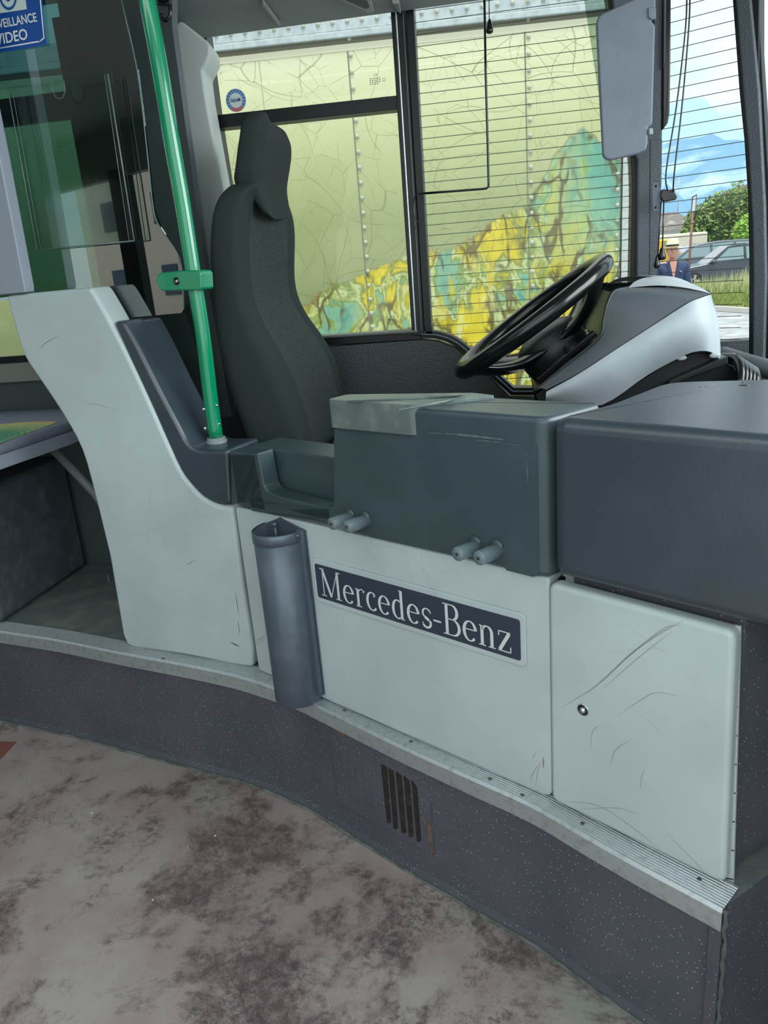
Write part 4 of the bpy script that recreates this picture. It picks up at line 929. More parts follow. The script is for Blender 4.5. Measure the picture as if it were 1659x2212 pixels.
# cushion and pedestal
cu_ = []
for z, s_ in ((.70, .9), (.72, 1.0), (.80, 1.0), (.83, .96), (.84, .8)):
    cu_.append([Vector((-.20 + (p.x) * s_, 1.98 + p.y * s_, z)) for p in [Vector((.26 * math.copysign(abs(math.cos(a)) ** .5, math.cos(a)), .25 * math.copysign(abs(math.sin(a)) ** .5, math.sin(a)), 0)) for a in [2 * math.pi * i / 32 for i in range(32)]]])
loft('seat_cushion', cu_, m_seat, seat)
prism('pedestal', [Vector(p) for p in ((-.38, 1.80, ZP), (-.02, 1.80, ZP), (-.05, 1.85, .70), (-.34, 1.85, .70))], (0, .3, 0), m_black, seat, bevel=.01)
# ================================================================== STEERING WHEEL
yc = 1.93
sw = thing('steering_wheel', 'black four-spoke steering wheel tilted towards the driver seat', 'steering wheel', Y(1145, 690, yc))
ang = math.radians(34.0); roll = 0.0
c0_ = Y(1146, 686, yc); e1 = Vector((math.cos(ang), 0, math.sin(ang))); e2 = Vector((0, 1, 0)); nn_ = Vector((-math.sin(ang), 0, math.cos(ang)))
Rr = .206
def wp(r_, deg, h=0): a = math.radians(deg); return c0_ + e1 * r_ * math.cos(a) + e2 * r_ * math.sin(a) + nn_ * h
tube('rim', [wp(Rr, k * 5) for k in range(72)], .0205, m_blackg, sw, 18, close=True)
hub = wp(0, 0, -.062)
def wring(r_, h, n=28): return [wp(r_, 360 * k / n, h) for k in range(n)]
loft('hub', [wring(.045, -.22), wring(.075, -.17), wring(.085, -.10), wring(.078, -.055), wring(.05, -.040)], m_black, sw)
for dg in (-152, -28, 28, 152):
    pth = [wp(.05, dg * .96, -.078), wp(.10, dg, -.070), wp(.15, dg, -.046), wp(Rr - .004, dg, -.004)]
    sp_ = spline(pth, 4); vs = []
    rs_ = []
    for i, p in enumerate(sp_):
        t = i / (len(sp_) - 1); wdt = .050 * (1 - t) + .034 * t + .012 * abs(2 * t - 1) ** 3; th = .016
        a = math.radians(dg); tang = (-e1 * math.sin(a) + e2 * math.cos(a))
        rs_.append([p + tang * wdt * math.cos(q_) + nn_ * th * math.sin(q_) for q_ in [2 * math.pi * k / 14 for k in range(14)]])
    loft('spoke', rs_, m_blackg, sw)
tube('steering_column', [wp(0, 0, -.17), wp(0, 0, -.26) + Vector((.02, 0, -.03)), Vector((.22, yc, .78))], [.05, .06, .06], m_black, sw, 20)
# ================================================================== INSTRUMENT BINNACLE
bi = thing('instrument_binnacle', 'silver and charcoal instrument binnacle facing the steering wheel', 'dashboard', (.28, 1.93, .95))
def mir(p): return Vector((p.x, 2 * yc - p.y, p.z))
A_ = [((1178, 868), 1.70), ((1225, 872), 1.70), ((1302, 874), 1.70), ((1399, 810), 1.70), ((1463, 775), 1.69), ((1500, 760), 1.685), ((1535, 760), 1.69), ((1557, 778), 1.72)]
B_ = [((1180, 846), 1.69), ((1249, 808), 1.68), ((1335, 752), 1.675), ((1380, 723), 1.675), ((1420, 697), 1.68), ((1484, 656), 1.69), ((1515, 643), 1.70), ((1536, 636), 1.72)]
Mi = [((1179, 857), 1.685), ((1245, 836), 1.675), ((1335, 800), 1.67), ((1390, 765), 1.665), ((1430, 735), 1.665), ((1490, 705), 1.67), ((1530, 695), 1.69), ((1552, 700), 1.75)]
def pts_(q): return [Y(p[0], p[1], y) for p, y in q]
a_, m_, b_ = pts_(A_), pts_(Mi), pts_(B_)
for side, f in (('n', lambda p: p), ('f', mir)):
    rows = [spline([f(p) for p in q], 4) for q in (a_, m_, b_)]
    # smooth in the vertical direction as well
    rows2 = []
    for j in range(7):
        t = j / 6; r_ = []
        for k in range(len(rows[0])):
            p = rows[0][k] * (1 - t) * (1 - 2 * t) + rows[1][k] * 4 * t * (1 - t) + rows[2][k] * t * (2 * t - 1) if True else None
            r_.append(p)
        rows2.append(r_)
    g = grid('silver_side', rows2, m_silver, bi)
C_ = [((1153, 848), 1.71), ((1222, 790), 1.71), ((1293, 732), 1.70), ((1304, 690), 1.71), ((1312, 655), 1.72), ((1326, 630), 1.74), ((1356, 622), 1.77)]
Bs = [((1180, 842), 1.688), ((1249, 806), 1.678), ((1335, 750), 1.673), ((1380, 721), 1.673), ((1420, 695), 1.678), ((1484, 654), 1.688), ((1536, 634), 1.72)]
cN, bN = pts_(C_), pts_(Bs)
m_matte = mat('charcoal_hood', (74, 82, 88), .42, bump=(1500, .35))
ridge = [Y(1356, 622, 1.79), Y(1400, 607, 1.82)]
for f in (lambda p: p, mir):
    r0_, r1_ = spline([f(p) for p in bN], 5), spline([f(p) for p in cN], 5)
    rows = []
    for j in range(6):
        t = j / 5; rows.append([r0_[k] * (1 - t) + r1_[k] * t + Vector((0, 0, .006 * math.sin(math.pi * t))) for k in range(len(r0_))])
    grid('hood_side', rows, m_matte, bi)
    # inner lip
    tube('hood_lip', [r1_[k] for k in range(0, len(r1_))], .0035, m_black, bi, 8)
    off = [p + Vector((.0, .0, 0)) + (Vector((0, yc, p.z)) - Vector((0, p.y, p.z))) * .10 + Vector((.004, 0, -.03)) for p in r1_]
    grid('inner_wall', [r1_, off], m_black, bi)
# hood top
tN = [cN[-1], Y(1411, 596, 1.86), bN[-1]]
top_rows = []
na = spline([cN[-2], cN[-1], Y(1385, 606, 1.84), Y(1411, 598, 1.90)], 4)
mid0 = Y(1411, 596, yc)
def row(t):   # from the driver-side edge to the front end
    return None
rowsT = []
eL = [bN[-1], bN[-1] * .5 + cN[-1] * .5 + Vector((0, 0, .010)), cN[-1]]
J = 8
drv = [Y(1356, 622, 1.77), Y(1372, 608, 1.80), Y(1392, 600, 1.85), Y(1411, 597, yc)]
frt = [bN[-1], Y(1530, 630, 1.78), Y(1515, 622, 1.86), Y(1505, 620, yc)]
drv += [mir(p) for p in drv[-2::-1]]; frt += [mir(p) for p in frt[-2::-1]]
drv, frt = spline(drv, 4), spline(frt, 4)
for j in range(J + 1):
    t = j / J; rowsT.append([drv[k] * (1 - t) + frt[k] * t + Vector((0, 0, .010 * math.sin(math.pi * t))) for k in range(len(drv))])
grid('hood_top', rowsT, m_silver, bi)
# instrument face, front end cap, base
face = [cN[2] + Vector((.015, 0, -.01)), cN[5] + Vector((.02, 0, -.01)), mir(cN[5]) + Vector((.02, 0, -.01)), mir(cN[2]) + Vector((.015, 0, -.01))]
prism('instrument_face', face, (.01, 0, -.01), m_black, bi)
lowf = [cN[0] + Vector((.004, 0, -.006)), cN[2] + Vector((.01, 0, -.012)), mir(cN[2]) + Vector((.01, 0, -.012)), mir(cN[0]) + Vector((.004, 0, -.006))]
prism('switch_panel', lowf, (.01, 0, -.02), m_black, bi)
for k in range(7):
    t = .10 + k * .125; p = (cN[0] * (1 - t) + cN[2] * t) + Vector((.002, .035, .004)); q_ = p + (cN[2] - cN[0]).normalized() * .026
    up_ = Vector((-.5, 0, .8)) * .012
    prism('rocker_switch', [p, q_, q_ + up_, p + up_], (0, .03, 0), m_blackg, bi, bevel=.001)
dial = cN[0] * .35 + cN[2] * .65 + Vector((.0, .07, .01)); dn = Vector((-.35, -.75, .4)).normalized()
tube('rotary_knob', [dial, dial + dn * .014], [.018, .016], m_black, bi, 24)
cap0 = spline([bN[-1], m_[-1], a_[-1]], 6); cap1 = [mir(p) for p in cap0]
grid('front_end', [[cap0[k] * (1 - t) + cap1[k] * t + Vector((.03 * math.sin(math.pi * t), 0, 0)) for k in range(len(cap0))] for t in [j / 8 for j in range(9)]], m_silver, bi)
bs = [Y(1155, 848, 1.73), Y(1178, 868, 1.73), Y(1302, 874, 1.73), Y(1400, 812, 1.73), Y(1463, 777, 1.73), Y(1500, 762, 1.73), Y(1535, 762, 1.73), Y(1562, 780, 1.73), Y(1590, 800, 1.73), Y(1600, 850, 1.73), Y(1400, 960, 1.73), Y(1180, 960, 1.73)]
prism('underbody', bs, (0, .4, 0), m_black, bi, bevel=.003)
prism('mounting_lip', [Y(1445, 829, 1.70), Y(1450, 822, 1.70), Y(1540, 782, 1.70), Y(1572, 770, 1.70), Y(1574, 786, 1.70), Y(1500, 812, 1.70), Y(1448, 836, 1.70)], (0, .05, 0), m_black, bi, bevel=.002)
for x, y in ((1472, 773), (1544, 768)):
    p = Y(x, y, 1.695); sphere('screw_recess', p, .008, m_silver, bi, 12, (1.4, .3, .7))
cb = thing('cable_bellows', 'black ribbed bellows between the binnacle and the windscreen ledge', 'bellows', (.45, 1.75, .98))
for k in range(5):
    pth = [Y(1560 + k * 10, 772 + k * 4, 1.76), Y(1590 + k * 9, 775 + k * 6, 1.72), Y(1600 + k * 8, 800 + k * 3, 1.68), Y(1600 + k * 8, 830, 1.66)]
    tube('bellows_fold', spline(pth, 4), .010, m_blackg, cb, 10)
lg = thing('windscreen_ledge', 'rounded charcoal ledge running below the windscreen post', 'ledge', (.7, 1.9, .97))
tube('ledge_roll', spline([Y(1560, 768, 2.0), Y(1600, 780, 1.95), Y(1640, 792, 1.9), Y(1720, 815, 1.85), Y(1850, 850, 1.8)], 4), .022, m_matte, lg, 16)
# frame under the quarter window
prism('ledge_fill', [(.50, 2.28, .7), (.80, 2.12, .7), (.80, 1.75, .7), (.62, 1.60, .7), (.50, 1.72, .7)], (0, 0, .22), m_black, lg)
# ================================================================== VISOR, CORDS, ROD
vi = thing('sun_visor', 'grey vinyl sun visor hanging in front of the dark post', 'visor', Y(1350, 0, 2.12))
PVz = Plane(Vector((-1, 2.12, 0)), Vector((1, 2.12, 0)))
vp = [(1287, 52), (1291, 38), (1302, 30), (1395, -12), (1408, -10), (1415, 0), (1415, 30), (1406, 36), (1406, 48), (1414, 56), (1410, 200), (1408, 270), (1398, 276), (1398, 310), (1394, 325), (1380, 333), (1318, 347), (1306, 344), (1301, 335)]
o = pplate('visor_pad', PVz, vp, .02, m_visor, vi, bevel=.006, seg=4, front=.01)
pplate('hinge_clip', PVz, [(1398, 20), (1414, 18), (1415, 44), (1404, 46), (1398, 40)], .02, m_visor, vi, bevel=.002, front=.014)
pplate('hinge_clip', PVz, [(1399, 279), (1408, 278), (1409, 292), (1400, 293)], .012, mat('clip_grey', (150, 160, 164), .4), vi, bevel=.002, front=.014)
tube('pivot_rod', [PVz.px(1409, -40), PVz.px(1412, 60)], .004, m_black, vi, 8)
rd = thing('blind_rod', 'thin black rod with a right-angle bend in front of the wired window', 'rod', Y(1050, 0, 2.28))
tube('rod', [Y(1046, -30, 2.27), Y(1049, 150, 2.27), Y(1054, 330, 2.27), Y(1055.5, 395, 2.27), Y(1055, 403, 2.27), Y(1051, 407, 2.27), Y(1044, 408, 2.27), Y(980, 413, 2.27), Y(905, 418.5, 2.27)], .0032, m_blackg, rd, 10)
tube('wire_end', spline([Y(905, 418.5, 2.27), Y(896, 424, 2.27), Y(893, 440, 2.28), Y(896, 470, 2.28), Y(901, 478, 2.28), Y(898, 490, 2.28), Y(900, 500, 2.28)], 4), .0014, m_blackg, rd, 6)
def knob(parent, x, y0, y1, yv, w):
    a, c = Y(x, y0, yv), Y(x + .3, y1, yv); d_ = c - a
    tube('pull_knob', [a, a + d_ * .1, a + d_ * .45, a + d_ * .75, a + d_ * .92, c], [w * .25, w * .4, w * .75, w, w * .9, w * .5], m_blackg, parent, 16)
cd = thing('pull_cord', 'short black pull cord with a drop-shaped knob beside the rod', 'cord', Y(1057, 40, 2.26))
tube('cord', [Y(1056, -40, 2.26), Y(1057, 42, 2.26)], .0012, m_blackg, cd, 8); knob(cd, 1057.5, 41, 73, 2.26, .0095)
cl2 = thing('cord_cleat', 'black cord cleat screwed to the dark post', 'cleat', Y(1430, 420, 2.24))
PCt = Plane(Vector((-1, 2.235, 0)), Vector((1, 2.235, 0)))
pplate('mounting_bracket', PCt, [(1411, 394), (1421, 393), (1423, 404), (1427, 405), (1427, 436), (1421, 438), (1420, 457), (1411, 457), (1409, 436), (1409, 404)], .003, m_bin, cl2, bevel=.0008)
for y in (402, 448): sphere('screw', PCt.px(1417, y) + PCt.n * .001, .003, m_blackg, cl2, 10)
pplate('cleat_body', PCt, [(1428, 411), (1432, 409), (1455, 415), (1461, 424), (1459, 432), (1448, 434), (1440, 436), (1430, 436), (1425, 425)], .02, m_blackg, cl2, bevel=.003, front=.012)
pplate('cleat_back', PCt, [(1444, 410), (1458, 409), (1460, 428), (1446, 430)], .004, m_black, cl2, bevel=.001, front=-.004)
for k, (xa, xb, lab) in enumerate(((1482, 1436, 'long black blind cord ending at the cleat, left strand'), (1489, 1454, 'long black blind cord ending at the cleat, right strand'))):
    c = thing('long_cord', lab, 'cord', Y(xb, 400, 2.22), 'cords beside the post')
    tube('cord', spline([Y(xa + 2, -40, 2.22), Y(xa - 1, 60, 2.22), Y((xa * .55 + xb * .45), 230, 2.22), Y(xb + 3, 370, 2.22), Y(xb + (0 if k else 6), 414, 2.225)], 4), .0020, m_blackg, c, 8)
for (x0, x1, ya, yb, w, lab) in ((1434, 1430, 432, 536, .0105, 'black drop-shaped cord knob nearest the man in the hat'), (1428, 1419, 434, 554, .0095, 'lower black drop-shaped cord knob against the dark post')):
    c = thing('cord_tail', lab, 'cord', Y(x1, yb, 2.20), 'knobbed tails under the cleat')
    tube('cord', [Y(x0, ya, 2.20), Y(x1 + (1 if x1 > 1425 else 2), yb, 2.20)], .0018, m_blackg, c, 8); knob(c, x1, yb - 2, yb + 26, 2.20, w)
# ================================================================== PASSENGER SEAT, WHEEL ARCH
ar_ = prism('wheel_arch_box', [(-3.0, 1.86, ZP), (-1.50, 1.86, ZP), (-1.48, 2.33, ZP), (-3.0, 2.33, ZP)], (0, 0, .40), m_arch, None, bevel=.02)
tag(ar_, 'dark textured wheel arch box under the bench seat', 'wheel arch')
be = thing('bench_seat', 'grey padded bench seat with a green and orange striped patch', 'seat', (-1.6, 2.1, .8))
zs = .885
m_sf = mat('bench_fabric', (104, 112, 128), .85, bump=(900, .4))
b_pts = rnd([(-2.1, 1.68), (-1.29, 1.72), (-1.25, 2.05), (-1.30, 2.32), (-2.1, 2.32)], [0, .05, .05, .05, 0])
prism('seat_frame', [Vector((x, y, zs - .055)) for x, y in [(-2.1, 1.66), (-1.31, 1.66), (-1.255, 2.03), (-1.28, 2.33), (-2.1, 2.33)]], (0, 0, .038), m_lilac, be, bevel=.004)
cush = prism('cushion', [Vector((x, y, zs - .018)) for x, y in b_pts], (0, 0, .03), m_sf, be, bevel=.014, seg=4)
m_st = mat('striped_patch', (60, 130, 90), .85); nt = m_st.node_tree; b = nt.nodes['Principled BSDF']; l = nt.links.new; t = N(nt, 'ShaderNodeTexCoord')
mpp = N(nt, 'ShaderNodeMapping'); PT0 = Vector((-1.40, 1.83, zs + .0128)); mpp.inputs['Location'].default_value = (-PT0.x, -PT0.y, -PT0.z); l(t.outputs['Object'], mpp.inputs[0])
ln = N(nt, 'ShaderNodeVectorMath', operation='LENGTH'); l(mpp.outputs[0], ln.inputs[0]); rp = ramp(nt, [(.0, lin((40, 110, 78))), (.09, lin((60, 140, 92))), (.15, lin((140, 168, 100))), (.20, lin((170, 180, 110))), (.245, lin((206, 160, 96)))]); l(ln.outputs['Value'], rp.inputs[0])
mm = N(nt, 'ShaderNodeMath', operation='MULTIPLY'); mm.inputs[1].default_value = 62.0; l(ln.outputs['Value'], mm.inputs[0]); fr = N(nt, 'ShaderNodeMath', operation='FRACT'); l(mm.outputs[0], fr.inputs[0])
rq = ramp(nt, [(.12, (1, 1, 1)), (.2, (0, 0, 0))]); l(fr.outputs[0], rq.inputs[0]); xx = N(nt, 'ShaderNodeMix', data_type='RGBA'); l(rq.outputs[0], xx.inputs['Factor']); l(rp.outputs[0], xx.inputs['A']); xx.inputs['B'].default_value = (*lin((44, 60, 80)), 1); l(xx.outputs['Result'], b.inputs['Base Color'])
vs = [PT0] + [Vector((min(PT0.x + .235 * math.cos(a), -1.292), max(PT0.y + .235 * math.sin(a), 1.715), PT0.z)) for a in [math.radians(360 * i / 30) for i in range(31)]]
obj('striped_patch', md('sp', vs, [[0, i, i + 1] for i in range(1, 31)]), m_st, be)
tube('support_strut', [Y(105, 960, 2.1), Y(205, 1065, 2.1), Y(260, 1150, 2.1)], .014, mat('strut_grey', (110, 116, 116), .5), be, 10)
# ================================================================== OUTSIDE
GZ = -.35
gm = mat('asphalt', (150, 156, 160), .85, bump=(8, .3), var=((182, 188, 190), 2.5, .42, .62))
g_ = prism('ground', [(-120, -60, GZ - .05), (160, -60, GZ - .05), (160, 260, GZ - .05), (-120, 260, GZ - .05)], (0, 0, .05), gm); g_['kind'] = 'structure'; g_.name = 'trim_4'
# verge with kerb
vg = thing('grass_verge', 'strip of rough green grass along the parking area', 'grass', (8, 27, GZ), None, 'stuff')
k0, k1 = Z(1430, 655, GZ), Z(1660, 690, GZ)
random.seed(11)
vk = Plane(Z(1500, 648, GZ), Z(1620, 655, GZ))
m_gr = mat('grass_green', (118, 140, 66), .8, var=((150, 160, 88), 3, .4, .65)); m_gr2 = mat('dry_grass', (186, 192, 140), .8)
gA, gB = Z(1400, 690, GZ), Z(1680, 700, GZ)
fr_ = [Z(1400, 662, GZ), Z(1700, 682, GZ)]; bk_ = [Vector((fr_[0].x * 1.3, 28.8, GZ)), Vector((fr_[1].x * 1.55, 28.8, GZ))]
prism('turf', [fr_[0] + Vector((0, 0, 0)), fr_[1], bk_[1], bk_[0]], (0, 0, .08), m_gr, vg)
vs = []; fs = []; vs2 = []; fs2 = []
for i in range(9000):
    u_, v_ = random.random(), random.random()
    p = (fr_[0] * (1 - u_) + fr_[1] * u_) * (1 - v_) + (bk_[0] * (1 - u_) + bk_[1] * u_) * v_
    dry = random.random() < .25 and v_ > .45
    h = random.uniform(.08, .22) * (1.0 + .9 * (v_ > .5) * u_) * (1.9 if dry else 1); w_ = .018
    a = random.uniform(0, 3.14); dx, dy = math.cos(a) * w_, math.sin(a) * w_; lx, ly = random.uniform(-.12, .12), random.uniform(-.12, .12)
    V_, F_ = (vs2, fs2) if dry else (vs, fs); k = len(V_); z0 = GZ + .06
    V_ += [(p.x - dx, p.y - dy, z0), (p.x + dx, p.y + dy, z0), (p.x + lx, p.y + ly, z0 + h)]; F_.append([k, k + 1, k + 2])
me = bpy.data.meshes.new('b'); me.from_pydata(vs, [], fs); obj('green_blades', me, m_gr, vg)
me = bpy.data.meshes.new('b'); me.from_pydata(vs2, [], fs2); obj('dry_blades', me, m_gr2, vg)
kb = prism('kerb', [fr_[0] - Vector((0, .27, 0)), fr_[1] - Vector((0, .27, 0)), fr_[1] - Vector((0, .02, 0)), fr_[0] - Vector((0, .02, 0))], (0, 0, .13), mat('kerb_stone', (206, 202, 194), .8), None, bevel=.02)
tag(kb, 'pale stone kerb in front of the grass verge', 'kerb')
# cars
m_cg = glass('car_glass', (.45, .55, .55), 2.6, .02)
def car(label, group, x, y, L_, H_, prof, win, paint, face=-1, soft=None, wheels=(.18, .80)):
    """side profile in (0..1, 0..1), x forward to the left"""
    t = thing('car', label, 'car', (x, y, GZ), group)
    Wd = 1.75; pts = [(x + px_ * L_, GZ + pz_ * H_) for px_, pz_ in prof]
    vs = []; n = len(pts)
    for yy, ins in ((y - Wd / 2, 0), (y + Wd / 2, 0)):
        for (a, z) in pts:
            k = max(0, (z - GZ - .55 * H_) / H_) * .55; vs.append((a, yy + (k if yy < y else -k), z))
    fs = [list(range(n)), list(range(2 * n - 1, n - 1, -1))] + [[i, (i + 1) % n, n + (i + 1) % n, n + i] for i in range(n)]
    o = obj('body', md('body', vs, fs), paint, t); bev(o, .05, 3, 20)
    for w_ in win:
        q = [(x + a * L_, GZ + z * H_) for a, z in w_]
        def yy(z): return y - Wd / 2 + max(0, (z - GZ - .55 * H_) / H_) * .55 - .012
        prism('side_window', [Vector((a, yy(z), z)) for a, z in q], (0, .02, 0), m_cg2, t)
    for wx in wheels:
        c = Vector((x + wx * L_, y - Wd / 2 + .1, GZ + .31)); w0 = tube('wheel', [c + Vector((0, -.12, 0)), c + Vector((0, .12, 0))], .31, m_tyre, t, 24)
        for k in range(5):
            a = k * 2 * math.pi / 5; d_ = Vector((math.cos(a), 0, math.sin(a))); s_ = Vector((-math.sin(a), 0, math.cos(a))) * .035; cc = c + Vector((0, -.125, 0))
            prism('wheel_spoke', [cc + s_, cc + d_ * .22 + s_ * 1.4, cc + d_ * .22 - s_ * 1.4, cc - s_], (0, -.012, 0), m_silver, w0)
    mx_ = x + .33 * L_; o = sphere('door_mirror', (mx_, y - Wd / 2 - .08, GZ + .63 * H_), .11, paint, t, 12, (1, .7, .6))
    return t
m_cg2 = mat('car_window', (120, 146, 150), .08, spec=.9); m_pd = mat('paint_slate', (44, 54, 66), .22, coat=.8); m_pg = mat('paint_grey_blue', (86, 96, 108), .22, coat=.8); m_pl = mat('paint_pale', (168, 178, 184), .25, coat=.6); m_soft = mat('soft_top', (52, 50, 48), .8)
prof1 = [(0, .18), (0.005, .40), (.04, .50), (.28, .60), (.30, .62), (.46, .98), (.52, 1.0), (.70, 1.0), (.80, .93), (.88, .72), (.99, .66), (1, .5), (1, .2), (.88, .14), (.12, .14)]
xw = Y(1487, 600, 30.5).x
car('dark convertible car with a black soft top behind the tall grass', 'parked cars', xw - .8, 30.5, 4.3, 1.46, prof1, [[(.35, .64), (.46, .92), (.57, .93), (.57, .65)], [(.59, .65), (.59, .93), (.70, .92), (.78, .68)]], m_pd)
xs_ = Y(1452, 570, 35.0).x
prof2 = [(0, .2), (0.0, .45), (.03, .55), (.22, .62), (.36, .92), (.42, .97), (.60, 1.0), (.88, .98), (.96, .80), (.99, .55), (1, .3), (1, .2), (.88, .14), (.12, .14)]
car('blue-grey estate car standing behind the dark convertible', 'parked cars', xs_ - 1.2, 35.0, 5.0, 1.62, prof2, [[(.27, .64), (.38, .90), (.50, .92), (.50, .65)], [(.52, .65), (.52, .93), (.68, .94), (.68, .66)], [(.70, .66), (.70, .94), (.86, .92), (.92, .70)]], m_pg)
car('pale car half hidden by the man in the hat', 'parked cars', Y(1440, 570, 40).x - 3.0, 40, 4.6, 1.5, prof2, [[(.27, .64), (.38, .90), (.50, .92), (.50, .65)]], m_pl)
# canvas truck, house, gable, bush
ct = thing('canvas_truck', 'beige canvas-covered truck standing behind the parked cars', 'truck', (Y(1470, 500, 46).x, 46, GZ))
def obox(name, x0, x1, y0, y1, z0, z1, m, par, bevel=0): return prism(name, [Vector((x0, y0, z0)), Vector((x1, y0, z0)), Vector((x1, y1, z0)), Vector((x0, y1, z0))], (0, 0, z1 - z0), m, par, bevel)
tx0, tx1 = Y(1395, 500, 46).x, Y(1530, 500, 46).x; tz1 = Y(1520, 500, 46).z
m_cv = mat('canvas_beige', (202, 198, 180), .8, bump=(3, .4)); obox('canvas_body', tx0, tx1, 46, 48.4, .5, tz1, m_cv, ct, .12)
obox('truck_bed', tx0, tx1, 46, 48.4, .0, .5, m_pg, ct)
for xx_ in (tx0 + 1, tx1 - 1): tube('wheel', [Vector((xx_, 45.9, GZ + .45)), Vector((xx_, 46.3, GZ + .45))], .45, m_tyre, ct, 20)
yv = thing('yellow_van', 'yellow van front peeking out beside the post and the man', 'van', (Y(1432, 530, 37).x, 37, GZ))
obox('van_body', Y(1400, 530, 38).x, Y(1446, 530, 38).x, 37, 38.8, GZ + .3, Y(1440, 516, 38).z, mat('van_yellow', (228, 182, 58), .4), yv, .1)
obox('van_window', Y(1425, 530, 38).x, Y(1440, 530, 38).x, 36.97, 37.0, Y(1432, 535, 38).z, Y(1432, 521, 38).z, m_cg2, yv)
hs = thing('house', 'low pale house with a weathered grey roof behind the canvas truck', 'house', (Y(1470, 500, 62).x, 62, GZ))
hx0, hx1 = Y(1380, 480, 62).x, Y(1500, 480, 62).x; hz = Y(1470, 494, 62).z; hzt = Y(1470, 457, 62).z
obox('house_wall', hx0, hx1, 62, 70, GZ, hz, mat('house_plaster', (214, 214, 206), .8), hs)
m_rf = mat('roof_tiles', (112, 108, 106), .85, bump=(3, .6), var=((158, 156, 150), 1.6, .55, .66))
prism('house_roof', [Vector((hx0 - .5, 61.3, hz - .05)), Vector((hx1 + .5, 61.3, hz - .05)), Vector((hx1 - .6, 65.5, hzt)), Vector((hx0, 65.5, hzt))], (0, .2, .16), m_rf, hs)
prism('roof_rear', [Vector((hx0, 65.5, hzt)), Vector((hx1 - .6, 65.5, hzt)), Vector((hx1 + .5, 70.3, hz - .05)), Vector((hx0 - .5, 70.3, hz - .05))], (0, .2, .16), m_rf, hs)
an = thing('aerial_mast', 'slim television aerial mast above the grey house roof', 'mast', (Y(1466, 455, 66).x, 66, hzt))
px_ = Y(1464, 455, 66).x; tube('mast', [Vector((px_, 66, hzt - .4)), Vector((px_, 66, Y(1464, 385, 66).z))], .035, m_pl, an, 8)
for k in range(4): z_ = Y(1464, 388 + k * 7, 66).z; tube('aerial_bar', [Vector((px_ - .45 + k * .06, 66, z_)), Vector((px_ + .45 - k * .06, 66, z_))], .02, m_pl, an, 6)
gh = thing('gabled_house', 'brown wooden gable of a house rising behind the bush', 'house', (Y(1615, 430, 75).x, 75, GZ))
gx = [Y(*p, 75) for p in ((1585, 428), (1612, 401), (1660, 430))]
prism('gable_wall', [Vector((gx[0].x + .5, 75, GZ)), Vector((gx[2].x, 75, GZ)), Vector((gx[2].x, 75, gx[2].z)), Vector((gx[1].x + .1, 75, gx[1].z - .3)), Vector((gx[0].x + .5, 75, gx[0].z + .1))], (0, 6, 0), mat('timber_wall', (150, 128, 116), .8), gh)
m_gv = mat('verge_board', (110, 92, 88), .8)
prism('roof_slope', [gx[0] + Vector((-.3, -.6, 0)), gx[1] + Vector((0, -.6, .1)), gx[1] + Vector((0, -.6, -.25)), gx[0] + Vector((-.1, -.6, -.3))], (0, 7, 0), m_gv, gh)
prism('roof_slope', [gx[2] + Vector((.3, -.6, 0)), gx[1] + Vector((0, -.6, .1)), gx[1] + Vector((0, -.6, -.25)), gx[2] + Vector((.1, -.6, -.3))], (0, 7, 0), m_gv, gh)
def foliage(name, blobs, n, size, mats, parent):
    V_, F_, MI = [], [], []
    for i in range(n):
        c, r_ = random.choice(blobs); d_ = Vector([random.gauss(0, 1) for _ in range(3)]).normalized(); rad = random.uniform(.72, 1.06)
        p = Vector(c) + Vector((d_.x * r_[0], d_.y * r_[1], d_.z * r_[2])) * rad
        a = Vector([random.gauss(0, 1) for _ in range(3)]).normalized(); q_ = a.orthogonal().normalized(); s_ = size * random.uniform(.6, 1.4); k = len(V_)
        V_ += [p - a * s_, p + q_ * s_ * .5, p + a * s_, p - q_ * s_ * .5]; F_.append([k, k + 1, k + 2, k + 3]); MI.append(random.randrange(len(mats)))
    me = bpy.data.meshes.new(name); me.from_pydata(V_, [], F_); o = obj(name, me, mats, parent)
    me.polygons.foreach_set('material_index', MI); return o
m_l = [mat('leaf_a', (112, 140, 72), .7), mat('leaf_b', (146, 168, 98), .7), mat('leaf_c', (80, 108, 66), .7)]
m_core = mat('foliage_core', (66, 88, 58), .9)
bu = thing('broad_tree', 'broad leafy green tree between the house and the gable', 'tree', (Y(1560, 500, 52).x, 52, GZ))
def blob(px, py, r_, yy=52): p = Y(px, py, yy); k = yy / 1640 ; return (p, (r_ * k, 1.4, r_ * k * .9))
bl_ = [blob(1520, 478, 34), blob(1560, 458, 40), blob(1600, 458, 42), blob(1500, 500, 24), blob(1545, 500, 40), blob(1590, 500, 44), blob(1640, 470, 50), blob(1620, 430, 22)]
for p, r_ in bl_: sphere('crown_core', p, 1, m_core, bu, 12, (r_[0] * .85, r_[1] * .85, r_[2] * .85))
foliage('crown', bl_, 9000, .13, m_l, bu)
tube('trunk', [Vector((bl_[1][0].x, 52, GZ)), Vector((bl_[1][0].x, 52, bl_[1][0].z))], .18, mat('bark', (86, 74, 62), .9), bu, 10)
b2 = thing('bright_bush', 'bright yellow-green bush at the right edge of the broad tree', 'bush', (Y(1612, 500, 44).x, 44, GZ))
bb_ = [blob(1612, 490, 16, 44), blob(1622, 475, 14, 44), blob(1604, 505, 12, 44)]
foliage('leaves', bb_, 1800, .10, [mat('leaf_bright', (150, 190, 84), .7), mat('leaf_bright2', (128, 172, 70), .7)], b2)
tube('stem', [Vector((bb_[0][0].x, 44, GZ)), bb_[0][0]], .08, MATS['bark'], b2, 8)
tw = thing('tall_twig', 'lone leafy twig standing above the broad tree', 'twig', Y(1598, 425, 50))
